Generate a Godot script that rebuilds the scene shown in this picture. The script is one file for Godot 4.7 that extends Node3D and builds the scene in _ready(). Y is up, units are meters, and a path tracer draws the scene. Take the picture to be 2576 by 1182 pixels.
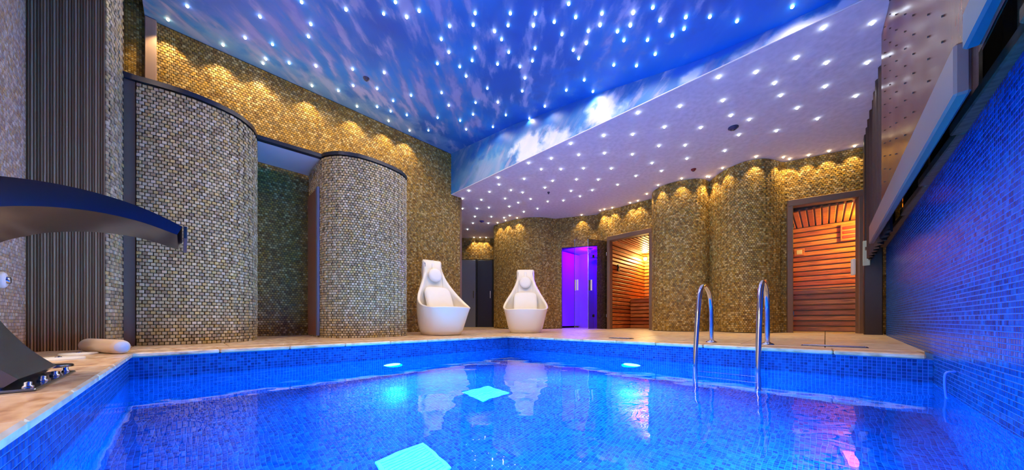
extends Node3D

const WATER_Y := -0.195
const POOL_BOTTOM := -1.295
const PX0 := -3.58      # pool, left edge
const PZ0 := -3.59      # pool, back edge
const PZ1 := 0.272      # pool, near edge
const LOW_Y := 2.8      # lower ceiling
const WALL_X := -5.44   # left wall
const EYE := Vector3(0, 0.23, 0)
const YAW := 44.3

var M := {}
var names := {}
var back_lines := []
var rng := RandomNumberGenerator.new()

# ---------------------------------------------------------------- helpers
func numbered(called: String) -> String:
	var n: int = names.get(called, 0)
	names[called] = n + 1
	return called if n == 0 else "%s_%03d" % [called, n]

func tag(o: Node, label: String, category: String, group := "") -> Node:
	o.set_meta("label", label)
	o.set_meta("category", category)
	if group != "": o.set_meta("group", group)
	return o

func thing(called: String, label: String, category: String, at := Vector3.ZERO, turn := 0.0, group := "") -> Node3D:
	var o := Node3D.new()
	o.name = numbered(called)
	add_child(o)
	o.position = at
	o.rotation.y = turn
	tag(o, label, category, group)
	return o

func structure(called: String, label := "") -> Node3D:
	var o := Node3D.new()
	o.name = numbered(called)
	add_child(o)
	o.set_meta("kind", "structure")
	if label != "":
		o.set_meta("label", label)
	return o

func new_st() -> SurfaceTool:
	var st := SurfaceTool.new()
	st.begin(Mesh.PRIMITIVE_TRIANGLES)
	st.set_smooth_group(-1)
	return st

func tri(st: SurfaceTool, a: Vector3, b: Vector3, c: Vector3) -> void:   # counter-clockwise from outside
	for p in [a, c, b]:
		st.set_uv(Vector2(p.x + p.z, p.y))
		st.add_vertex(p)

func quad(st: SurfaceTool, a: Vector3, b: Vector3, c: Vector3, d: Vector3) -> void:
	tri(st, a, b, c)
	tri(st, a, c, d)

func part(called: String, st: SurfaceTool, m: Material, parent: Node, label := "") -> MeshInstance3D:
	st.generate_normals()
	return mesh_part(called, st.commit(), m, parent, label)

func mesh_part(called: String, mesh: Mesh, m: Material, parent: Node, label := "") -> MeshInstance3D:
	var o := MeshInstance3D.new()
	o.name = called
	o.mesh = mesh
	o.material_override = m
	if label != "":
		o.set_meta("label", label)
	parent.add_child(o, true)
	return o

func single(called: String, mesh: Mesh, m: Material, label: String, category: String, at := Vector3.ZERO, group := "") -> MeshInstance3D:
	var o := MeshInstance3D.new()
	o.name = numbered(called)
	o.mesh = mesh
	o.material_override = m
	o.position = at
	add_child(o)
	tag(o, label, category, group)
	return o

# box with chamfered edges; b = chamfer
func box(st: SurfaceTool, c: Vector3, s: Vector3, b := 0.0, basis := Basis.IDENTITY) -> void:
	var h := s * 0.5
	if b <= 0.0:
		var v := []
		for i in 8:
			v.append(c + basis * Vector3(h.x * (1 if i & 1 else -1), h.y * (1 if i & 2 else -1), h.z * (1 if i & 4 else -1)))
		for f in [[4, 5, 7, 6], [1, 0, 2, 3], [5, 1, 3, 7], [0, 4, 6, 2], [6, 7, 3, 2], [0, 1, 5, 4]]:
			quad(st, v[f[0]], v[f[1]], v[f[2]], v[f[3]])
		return
	b = minf(b, minf(h.x, minf(h.y, h.z)) * 0.9)
	for axis in 3:
		var u := (axis + 1) % 3
		var w := (axis + 2) % 3
		for sg in [-1.0, 1.0]:
			var p := []
			for k in [[-1, -1], [1, -1], [1, 1], [-1, 1]]:
				var q := Vector3.ZERO
				q[axis] = h[axis] * sg
				q[u] = (h[u] - b) * k[0]
				q[w] = (h[w] - b) * k[1]
				p.append(c + basis * q)
			if sg > 0: quad(st, p[0], p[1], p[2], p[3])
			else: quad(st, p[3], p[2], p[1], p[0])
		for s1 in [-1.0, 1.0]:
			for s2 in [-1.0, 1.0]:
				var e := []
				for k in [[0, -1], [0, 1], [1, 1], [1, -1]]:
					var q := Vector3.ZERO
					q[axis] = (h[axis] - b) * k[1]
					q[u] = s1 * (h[u] if k[0] == 0 else h[u] - b)
					q[w] = s2 * (h[w] - b if k[0] == 0 else h[w])
					e.append(c + basis * q)
				if s1 * s2 > 0: quad(st, e[0], e[3], e[2], e[1])
				else: quad(st, e[0], e[1], e[2], e[3])
	for i in 8:
		var sx := 1.0 if i & 1 else -1.0
		var sy := 1.0 if i & 2 else -1.0
		var sz := 1.0 if i & 4 else -1.0
		var a := c + basis * Vector3(sx * h.x, sy * (h.y - b), sz * (h.z - b))
		var d := c + basis * Vector3(sx * (h.x - b), sy * h.y, sz * (h.z - b))
		var e := c + basis * Vector3(sx * (h.x - b), sy * (h.y - b), sz * h.z)
		if sx * sy * sz > 0: tri(st, a, d, e)
		else: tri(st, a, e, d)

func box_part(called: String, parent: Node, c: Vector3, s: Vector3, m: Material, b := 0.0, basis := Basis.IDENTITY, label := "") -> MeshInstance3D:
	var st := new_st()
	box(st, c, s, b, basis)
	return part(called, st, m, parent, label)

func tube(st: SurfaceTool, pts: PackedVector3Array, r: float, n := 12) -> void:
	st.set_smooth_group(1)
	var rings := []
	var up := Vector3(1, 0, 0)
	for i in pts.size():
		var d: Vector3 = (pts[mini(i + 1, pts.size() - 1)] - pts[maxi(i - 1, 0)]).normalized()
		if absf(d.dot(up)) > 0.95: up = Vector3(0, 1, 0)
		var a := d.cross(up).normalized()
		up = a.cross(d).normalized()
		var ring := []
		for k in n:
			var t := TAU * k / n
			ring.append(pts[i] + (a * cos(t) + up * sin(t)) * r)
		rings.append(ring)
	for i in pts.size() - 1:
		for k in n:
			quad(st, rings[i][k], rings[i + 1][k], rings[i + 1][(k + 1) % n], rings[i][(k + 1) % n])
	for k in range(1, n - 1):
		tri(st, rings[0][0], rings[0][k], rings[0][k + 1])
		var l: Array = rings[-1]
		tri(st, l[0], l[k + 1], l[k])
	st.set_smooth_group(-1)

func lathe(st: SurfaceTool, prof: PackedVector2Array, at := Vector3.ZERO, n := 24, basis := Basis.IDENTITY) -> void:   # prof: (radius, height) from bottom to top
	st.set_smooth_group(1)
	for i in prof.size() - 1:
		for k in n:
			var t0 := TAU * k / n
			var t1 := TAU * (k + 1) / n
			var p := prof[i]
			var q := prof[i + 1]
			var a := at + basis * Vector3(p.x * cos(t0), p.y, -p.x * sin(t0))
			var b := at + basis * Vector3(p.x * cos(t1), p.y, -p.x * sin(t1))
			var c := at + basis * Vector3(q.x * cos(t1), q.y, -q.x * sin(t1))
			var d := at + basis * Vector3(q.x * cos(t0), q.y, -q.x * sin(t0))
			if p.x > 1e-5: tri(st, a, b, c)
			if q.x > 1e-5: tri(st, a, c, d)
	st.set_smooth_group(-1)

func curve(pts: Array, n: int) -> PackedVector3Array:   # smooth curve through points
	var c := Curve3D.new()
	for i in pts.size():
		var t: Vector3 = (pts[mini(i + 1, pts.size() - 1)] - pts[maxi(i - 1, 0)]) * 0.2
		c.add_point(pts[i], -t, t)
	var out := PackedVector3Array()
	var l := c.get_baked_length()
	for i in n + 1:
		out.append(c.sample_baked(l * i / n, true))
	return out

func smooth2(pts: Array, step := 0.03) -> PackedVector2Array:   # plan curve through points
	var q := []
	for p in pts: q.append(Vector3(p.x, 0, p.y))
	var c := curve(q, 90)
	var out := PackedVector2Array()
	for p in c: out.append(Vector2(p.x, p.z))
	return out

# A wall that follows a plan line; the room lies on the side (dz, -dx) of its direction.
func wall_strip(st: SurfaceTool, poly: PackedVector2Array, y0: float, y1: float, t: float) -> void:
	var nrm := []
	for i in poly.size():
		var d := (poly[mini(i + 1, poly.size() - 1)] - poly[maxi(i - 1, 0)]).normalized()
		nrm.append(Vector2(d.y, -d.x))
	var f := func(i: int, y: float) -> Vector3: return Vector3(poly[i].x, y, poly[i].y)
	var g := func(i: int, y: float) -> Vector3: return Vector3(poly[i].x - nrm[i].x * t, y, poly[i].y - nrm[i].y * t)
	for i in poly.size() - 1:
		quad(st, f.call(i + 1, y0), f.call(i, y0), f.call(i, y1), f.call(i + 1, y1))
		quad(st, g.call(i, y0), g.call(i + 1, y0), g.call(i + 1, y1), g.call(i, y1))
		quad(st, f.call(i, y1), g.call(i, y1), g.call(i + 1, y1), f.call(i + 1, y1))
		quad(st, f.call(i + 1, y0), g.call(i + 1, y0), g.call(i, y0), f.call(i, y0))
	var e := poly.size() - 1
	quad(st, f.call(0, y0), g.call(0, y0), g.call(0, y1), f.call(0, y1))
	quad(st, g.call(e, y0), f.call(e, y0), f.call(e, y1), g.call(e, y1))

func tile_mesh(bevel: float) -> ArrayMesh:   # unit tile in x and y, proud along z
	var st := new_st()
	var lv := [[0.5, -0.5], [0.5, 0.55], [0.5 - bevel, 1.0]]
	for i in 2:
		for k in 4:
			var c := [[-1, -1], [1, -1], [1, 1], [-1, 1]]
			var a: Array = c[k]
			var b: Array = c[(k + 1) % 4]
			var p: Array = lv[i]
			var q: Array = lv[i + 1]
			quad(st, Vector3(a[0] * p[0], a[1] * p[0], p[1]), Vector3(b[0] * p[0], b[1] * p[0], p[1]), Vector3(b[0] * q[0], b[1] * q[0], q[1]), Vector3(a[0] * q[0], a[1] * q[0], q[1]))
	var h: float = 0.5 - bevel
	quad(st, Vector3(-h, -h, 1), Vector3(h, -h, 1), Vector3(h, h, 1), Vector3(-h, h, 1))
	st.generate_normals()
	return st.commit()

func pixel_size(p: Vector3, n: Vector3, s: float) -> float:   # how large a piece shows from the photograph's place, 0 outside the picture
	var y := deg_to_rad(YAW)
	var q := p - EYE
	var d := q.x * -sin(y) - q.z * cos(y)
	if d < 0.15: return 0.0
	var u := 1288.0 + 807.0 * (q.x * cos(y) - q.z * sin(y)) / d
	var v := 808.0 - 807.0 * q.y / d
	if u < -5 or u > 2580 or v < -5 or v > 1187: return 0.0
	var facing := -q.normalized().dot(n)
	return 0.0 if facing <= 0.02 else s * 807.0 / d

# Tiles set one by one: the largest in view are parts of their own, the rest is one part.
func set_tiles(parent: Node3D, tr: Array, col: PackedColorArray, kind: String, n_own: int, called := "tile") -> void:
	var mesh: ArrayMesh = M["tile_" + kind]
	var order := range(tr.size())
	var own := {}
	if n_own > 0:
		var score := []
		for i in tr.size():
			var t: Transform3D = tr[i]
			score.append([pixel_size(t.origin, t.basis.z.normalized(), t.basis.x.length()), i])
		score.sort_custom(func(a, b): return a[0] > b[0])
		for k in mini(n_own, score.size()):
			if score[k][0] <= 0.0: break
			own[score[k][1]] = true
	for i in own:
		var o := MeshInstance3D.new()
		o.name = called
		o.mesh = mesh
		var tone := int(col[i].g * 997.0 + col[i].r * 611.0) % 6
		o.material_override = M["own_" + kind][tone]
		o.transform = tr[i]
		parent.add_child(o, true)
	var mm := MultiMesh.new()
	mm.transform_format = MultiMesh.TRANSFORM_3D
	mm.use_colors = true
	mm.mesh = mesh
	mm.instance_count = tr.size() - own.size()
	var at := 0
	for i in order:
		if own.has(i): continue
		mm.set_instance_transform(at, tr[i])
		mm.set_instance_color(at, col[i])
		at += 1
	if at == 0: return
	var r := MultiMeshInstance3D.new()
	r.name = called + "_field"
	r.multimesh = mm
	r.material_override = M["mat_" + kind]
	r.set_meta("kind", "stuff")
	parent.add_child(r, true)

func pick(kind: String) -> Color:
	var p: Array = M["pal_" + kind]
	var c: Color = p[rng.randi() % p.size()]
	var k := rng.randf_range(0.82, 1.2)
	return Color(c.r * k, c.g * k, c.b * k)

# Tiles along a plan line from y0 to y1. relief: unevenness; every second tile stands proud.
func tile_wall(parent: Node3D, poly: PackedVector2Array, y0: float, y1: float, pu: float, pv: float, gap: float, thick: float, kind: String, relief: float, n_own := 0, brick := 0.0) -> void:
	var cum := [0.0]
	for i in poly.size() - 1: cum.append(cum[i] + poly[i].distance_to(poly[i + 1]))
	var nu := maxi(1, roundi(cum[-1] / pu))
	var su: float = cum[-1] / nu
	var nv := maxi(1, roundi((y1 - y0) / pv))
	var sv := (y1 - y0) / nv
	var tr := []
	var col := PackedColorArray()
	for i in nu:
		for odd in (2 if brick > 0 else 1):
			var s: float = su * (i + 0.5) + (su * brick if odd else 0.0)
			var wide := su
			if odd and i == nu - 1:   # the row's last place holds two half tiles, one at each end
				s = cum[-1] - su * 0.25
				wide = su * 0.5
			var k := 0
			while k < cum.size() - 2 and cum[k + 1] < s: k += 1
			var f: float = (s - cum[k]) / maxf(cum[k + 1] - cum[k], 1e-6)
			var p := poly[k].lerp(poly[k + 1], f)
			var d := (poly[k + 1] - poly[k]).normalized()
			var n := Vector3(d.y, 0, -d.x)
			var u := Vector3(-d.x, 0, -d.y)
			for j in nv:
				if brick > 0 and (j % 2) != odd: continue
				var b := Basis(u, Vector3.UP, n)
				var out := 0.0
				if relief > 0:
					b = b.rotated(Vector3.UP, rng.randf_range(-1, 1) * relief * 14.0).rotated(u, rng.randf_range(-1, 1) * relief * 14.0)
					out = relief * (rng.randf() + (1.0 if (i + j) % 2 == 0 else 0.0))
				b = b * Basis.from_scale(Vector3(wide - gap, sv - gap, thick))
				tr.append(Transform3D(b, Vector3(p.x, y0 + sv * (j + 0.5), p.y) + n * out))
				col.append(pick(kind))
				if wide < su:
					var e := (poly[1] - poly[0]).normalized()
					tr.append(Transform3D(Basis(Vector3(-e.x, 0, -e.y), Vector3.UP, Vector3(e.y, 0, -e.x)) * Basis.from_scale(Vector3(wide - gap, sv - gap, thick)), Vector3(poly[0].x + e.x * su * 0.25, y0 + sv * (j + 0.5), poly[0].y + e.y * su * 0.25)))
					col.append(pick(kind))
	set_tiles(parent, tr, col, kind, n_own)

func tile_floor(parent: Node3D, x0: float, x1: float, z0: float, z1: float, y: float, p: float, gap: float, thick: float, kind: String, n_own := 0) -> void:
	var nx := roundi((x1 - x0) / p)
	var nz := roundi((z1 - z0) / p)
	var tr := []
	var col := PackedColorArray()
	var sx := (x1 - x0) / nx
	var sz := (z1 - z0) / nz
	for i in nx:
		for j in nz:
			tr.append(Transform3D(Basis(Vector3(sx - gap, 0, 0), Vector3(0, 0, -(sz - gap)), Vector3(0, thick, 0)), Vector3(x0 + sx * (i + 0.5), y, z0 + sz * (j + 0.5))))
			col.append(pick(kind))
	set_tiles(parent, tr, col, kind, n_own)

# ---------------------------------------------------------------- materials
func mat(c: Color, rough := 0.6, metal := 0.0, spec := 0.5) -> StandardMaterial3D:
	var m := StandardMaterial3D.new()
	m.albedo_color = c
	m.roughness = rough
	m.metallic = metal
	m.metallic_specular = spec
	return m

func glow(c: Color, e: float) -> StandardMaterial3D:
	var m := mat(Color(1, 1, 1), 0.5)
	m.emission_enabled = true
	m.emission = c
	m.emission_energy_multiplier = e
	return m

func noise_tex(size: int, freq: float, sd: int, ramp: Array, stretch := Vector2.ONE, oct := 5) -> ImageTexture:
	var n := FastNoiseLite.new()
	n.seed = sd
	n.frequency = freq
	n.fractal_octaves = oct
	var g := Gradient.new()
	g.offsets = PackedFloat32Array(ramp.map(func(r): return r[0]))
	g.colors = PackedColorArray(ramp.map(func(r): return r[1]))
	var im := Image.create(size, size, false, Image.FORMAT_RGB8)
	for y in size:
		for x in size:
			# wrap by mixing across the border so that repeats do not show
			var fx := float(x) / size
			var fy := float(y) / size
			var v := n.get_noise_2d(x * stretch.x, y * stretch.y) * (1 - fx) * (1 - fy) + n.get_noise_2d((x - size) * stretch.x, y * stretch.y) * fx * (1 - fy) + n.get_noise_2d(x * stretch.x, (y - size) * stretch.y) * (1 - fx) * fy + n.get_noise_2d((x - size) * stretch.x, (y - size) * stretch.y) * fx * fy
			im.set_pixel(x, y, g.sample(clampf(0.5 + v * 0.9, 0, 1)))
	return ImageTexture.create_from_image(im)

func textured(m: StandardMaterial3D, t: Texture2D, scale: float) -> StandardMaterial3D:
	m.albedo_texture = t
	m.uv1_triplanar = true
	m.uv1_world_triplanar = true
	m.uv1_scale = Vector3.ONE * scale
	return m

func make_materials() -> void:
	M["tile_glass"] = tile_mesh(0.07)
	M["tile_stone"] = tile_mesh(0.1)
	M["tile_ochre"] = M["tile_stone"]
	M["tile_rose"] = M["tile_stone"]
	# linear base colours
	M["pal_glass"] = [Color(0.003, 0.040, 0.21), Color(0.003, 0.048, 0.24), Color(0.003, 0.060, 0.28), Color(0.003, 0.030, 0.17), Color(0.004, 0.070, 0.29), Color(0.005, 0.085, 0.32)]
	M["pal_stone"] = [Color(0.42, 0.33, 0.18), Color(0.47, 0.38, 0.22), Color(0.33, 0.25, 0.13), Color(0.50, 0.42, 0.28), Color(0.30, 0.23, 0.14), Color(0.44, 0.32, 0.13)]
	M["pal_ochre"] = [Color(0.29, 0.17, 0.04), Color(0.36, 0.225, 0.06), Color(0.20, 0.11, 0.025), Color(0.44, 0.31, 0.12), Color(0.23, 0.15, 0.05), Color(0.33, 0.19, 0.03)]
	M["pal_rose"] = [Color(0.40, 0.27, 0.17), Color(0.50, 0.37, 0.26), Color(0.33, 0.22, 0.15), Color(0.54, 0.43, 0.33), Color(0.44, 0.27, 0.12), Color(0.38, 0.30, 0.25)]
	for kind in ["glass", "stone", "ochre", "rose"]:
		var rough := 0.2 if kind == "glass" else 0.34
		var m := mat(Color.WHITE, rough)
		m.vertex_color_use_as_albedo = true
		m.metallic_specular = 0.3 if kind == "glass" else 0.4
		M["mat_" + kind] = m
		var own := []
		for c in M["pal_" + kind]:
			own.append(mat((c as Color).linear_to_srgb(), rough, 0.0, m.metallic_specular))
		M["own_" + kind] = own
	M.pool_grout = mat(Color(0.19, 0.43, 0.80), 0.7)
	M.grout = mat(Color(0.22, 0.18, 0.12), 0.9)
	M.plaster = textured(mat(Color(0.86, 0.84, 0.86), 0.75), noise_tex(256, 0.05, 3, [[0.0, Color(0.90, 0.90, 0.90)], [1.0, Color(1, 1, 1)]]), 0.9)
	M.white = mat(Color(0.88, 0.88, 0.86), 0.5)
	var trav := noise_tex(512, 0.012, 11, [[0.0, Color(0.62, 0.48, 0.35)], [0.3, Color(0.80, 0.68, 0.54)], [0.55, Color(0.88, 0.80, 0.69)], [1.0, Color(0.95, 0.91, 0.84)]], Vector2(1, 2.2))
	M.trav = []
	for k in 3:
		var m := textured(mat([Color(1, 0.97, 0.94), Color(0.95, 0.92, 0.88), Color(1.0, 0.94, 0.87)][k], 0.28), trav, 1.1)
		m.uv1_offset = Vector3(0.31 * k, 0.17 * k, 0.53 * k)
		M.trav.append(m)
	M.joint = mat(Color(0.52, 0.45, 0.38), 0.9)
	M.ceramic = mat(Color(0.92, 0.88, 0.79), 0.32)
	M.steel = mat(Color(0.80, 0.82, 0.85), 0.13, 1.0)
	M.dark_steel = mat(Color(0.42, 0.45, 0.50), 0.16, 1.0)
	M.rim = mat(Color(0.10, 0.12, 0.16), 0.35)
	M.brown_trim = mat(Color(0.44, 0.32, 0.24), 0.55)
	M.reed = [mat(Color(0.50, 0.38, 0.27), 0.65, 0.0, 0.25), mat(Color(0.42, 0.31, 0.22), 0.65, 0.0, 0.25), mat(Color(0.60, 0.48, 0.36), 0.65, 0.0, 0.25)]
	M.dark_wood = mat(Color(0.16, 0.10, 0.075), 0.4)
	M.black = mat(Color(0.03, 0.03, 0.035), 0.4)
	M.grey_door = mat(Color(0.48, 0.50, 0.55), 0.35)
	M.dark_door = mat(Color(0.16, 0.16, 0.19), 0.35)
	var grain := noise_tex(512, 0.02, 5, [[0.0, Color(0.55, 0.36, 0.22)], [0.45, Color(0.80, 0.58, 0.38)], [1.0, Color(0.95, 0.78, 0.56)]], Vector2(0.35, 5.0), 4)
	M.pine = []
	for k in 3:
		var m := textured(mat([Color(0.95, 0.74, 0.52), Color(0.86, 0.62, 0.42), Color(1.0, 0.82, 0.60)][k], 0.45), grain, 0.8)
		m.uv1_offset = Vector3(0.4 * k, 0.23 * k, 0.1)
		M.pine.append(m)
	M.blind = textured(mat(Color(0.42, 0.27, 0.22), 0.22), noise_tex(256, 0.03, 8, [[0.0, Color(0.72, 0.66, 0.64)], [1.0, Color(1, 1, 1)]], Vector2(6, 0.6)), 1.2)
	M.blind.metallic_specular = 0.12
	M.blind_rail = mat(Color(0.42, 0.36, 0.35), 0.45, 0.0, 0.15)
	M.curtain = mat(Color(0.20, 0.11, 0.10), 0.7)
	M.sill = textured(mat(Color(0.46, 0.40, 0.36), 0.5), trav, 2.0)
	M.frame = mat(Color(0.07, 0.06, 0.06), 0.4)
	M.night = mat(Color(0.02, 0.03, 0.06), 0.8)
	M.cushion = mat(Color(0.90, 0.88, 0.83), 0.6)
	M.towel = mat(Color(0.80, 0.70, 0.58), 0.85)
	M.towel.rim_enabled = true
	M.towel.rim = 0.5
	var glass := StandardMaterial3D.new()
	glass.albedo_color = Color(0.80, 0.88, 0.92, 0.03)
	glass.transparency = BaseMaterial3D.TRANSPARENCY_ALPHA
	glass.roughness = 0.02
	glass.metallic_specular = 0.3
	M.glass = glass
	var dark_pane: StandardMaterial3D = glass.duplicate()
	dark_pane.albedo_color = Color(0.06, 0.06, 0.08, 0.5)  # pane darkened, a dark reflection put into its colour
	M.glass_dark = dark_pane
	var w := StandardMaterial3D.new()
	w.albedo_color = Color(0.86, 0.96, 1.0, 0.0)
	w.refraction_enabled = true
	w.refraction_scale = 0.033
	w.transparency = BaseMaterial3D.TRANSPARENCY_ALPHA
	w.roughness = 0.0
	M.water = w

func sky_paint(w: int, h: int, area: Rect2, clouds: Array) -> ImageTexture:   # painted sky: flat print on the ceiling
	var n1 := FastNoiseLite.new()
	n1.seed = 21
	n1.frequency = 1.2
	n1.fractal_octaves = 6
	n1.domain_warp_enabled = true
	n1.domain_warp_amplitude = 0.35
	n1.domain_warp_frequency = 1.1
	var n2 := FastNoiseLite.new()
	n2.seed = 4
	n2.frequency = 0.38
	n2.fractal_octaves = 4
	var im := Image.create(w, h, false, Image.FORMAT_RGB8)
	for j in h:
		for i in w:
			var u := area.position.x + area.size.x * (i + 0.5) / w
			var v := area.position.y + area.size.y * (j + 0.5) / h
			var big := n2.get_noise_2d(u * 1.4, v * 1.4 + 7.0)
			var wisp := n1.get_noise_2d((u + v) * 0.75, (u - v) * 2.6)
			var c := Color(0.11, 0.38, 0.68).lerp(Color(0.14, 0.52, 0.80), clampf(0.5 + big * 1.4, 0, 1))
			c = c.lerp(Color(0.50, 0.54, 0.74), clampf(0.30 + wisp * 1.6 + big * 0.7, 0, 0.9))
			c = c.lerp(Color(0.66, 0.68, 0.82), clampf((wisp - 0.14) * 2.2, 0, 0.6))
			for k in clouds:   # painted cloud banks: centre, radii, strength
				var q := Vector2((u - k[0]) / k[2], (v - k[1]) / k[3])
				var e := 1.0 - q.length() + n1.get_noise_2d(u * 2.2, v * 2.2) * 0.7
				c = c.lerp(k[5], clampf(e * 2.0, 0, 1) * k[4])
			im.set_pixel(i, j, c)
	return ImageTexture.create_from_image(im)

# ---------------------------------------------------------------- the place
func ceiling_y(x: float) -> float:
	var k := [[-5.6, 3.64], [-5.44, 3.63], [-3.7, 3.47], [-2.2, 3.23], [-0.99, 2.99], [-0.22, 2.92], [0.8, 2.9]]
	for i in k.size() - 1:
		if x <= k[i + 1][0]:
			return lerpf(k[i][1], k[i + 1][1], clampf((x - k[i][0]) / (k[i + 1][0] - k[i][0]), 0, 1))
	return 2.9

func deck_y(x: float, z: float) -> float:   # the deck falls towards the pool
	return 0.016 * clampf(maxf(PX0 - x, PZ0 - z), 0, 3.3)

func right_x(z: float) -> float:
	return 0.48 - 0.0145 * z

func _ready() -> void:
	rng.seed = 7
	make_materials()
	build_camera_and_light()
	build_shell()
	build_pool()
	build_ceilings()
	build_left_side()
	build_back_side()
	build_right_side()
	build_cabins()
	build_objects()
	build_stars()

func build_camera_and_light() -> void:
	var cam := Camera3D.new()
	cam.name = "camera"
	cam.near = 0.05
	cam.far = 60.0
	cam.projection = Camera3D.PROJECTION_FRUSTUM
	cam.size = 1182.0 / 807.0 * cam.near
	cam.frustum_offset = Vector2(0, (808.0 - 591.0) / 807.0 * cam.near)
	cam.position = EYE
	cam.rotation_degrees = Vector3(0, YAW, 0)
	add_child(cam)
	cam.current = true
	var env := Environment.new()
	env.background_mode = Environment.BG_COLOR
	env.background_color = Color(0, 0, 0)
	env.tonemap_mode = Environment.TONE_MAPPER_LINEAR
	env.tonemap_exposure = 1.14
	env.sdfgi_enabled = true
	env.ssao_enabled = true
	env.ssil_enabled = true
	var we := WorldEnvironment.new()
	we.name = "world_environment"
	we.environment = env
	add_child(we)
	# unseen ceiling lamps behind the camera, placed to light the rounded partitions
	for k in [[-2.2, 1.5], [-0.9, 2.6]]:
		var t := thing("unseen_panel_lamp", "unseen square white ceiling lamp panel lighting the rounded partitions, " + ("beside the pool end" if k[1] < 2.5 else "beside the rear wall"), "lamp", Vector3(k[0], 3.38, k[1]), 0.0, "unseen ceiling lamp panels behind the camera")
		box_part("housing", t, Vector3(0, 0.03, 0), Vector3(0.66, 0.05, 0.66), M.white, 0.005)
		box_part("diffuser", t, Vector3(0, 0.0, 0), Vector3(0.6, 0.012, 0.6), glow(Color(1.0, 0.93, 0.90), 2.0))
		var a := AreaLight3D.new()
		a.name = "unseen_panel_light"
		a.area_size = Vector2(0.6, 0.6)
		a.light_color = Color(1.0, 0.88, 0.74)
		a.light_energy = 6.5
		a.area_range = 14.0
		a.shadow_enabled = true
		a.position = Vector3(0, -0.012, 0)
		a.rotation_degrees = Vector3(-90, 0, 0)
		t.add_child(a)

func omni(parent: Node, at: Vector3, c: Color, e: float, size: float, reach := 12.0) -> void:
	var l := OmniLight3D.new()
	l.name = "lamp_light"
	l.position = at
	l.light_color = c
	l.light_energy = e
	l.light_size = size
	l.omni_range = reach
	l.omni_attenuation = 2.0
	l.shadow_enabled = true
	parent.add_child(l, true)

func beam(o: Node3D, c: Color, e: float) -> void:   # the light a star gives, downwards
	var l := SpotLight3D.new()
	l.name = "star_beam"
	l.light_color = c
	l.light_energy = e
	l.light_size = 0.011
	l.spot_angle = 80.0
	l.spot_angle_attenuation = 0.6
	l.spot_range = 9.0
	l.shadow_enabled = true
	l.rotation_degrees = Vector3(-90, 0, 0)
	o.add_child(l)

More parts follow.
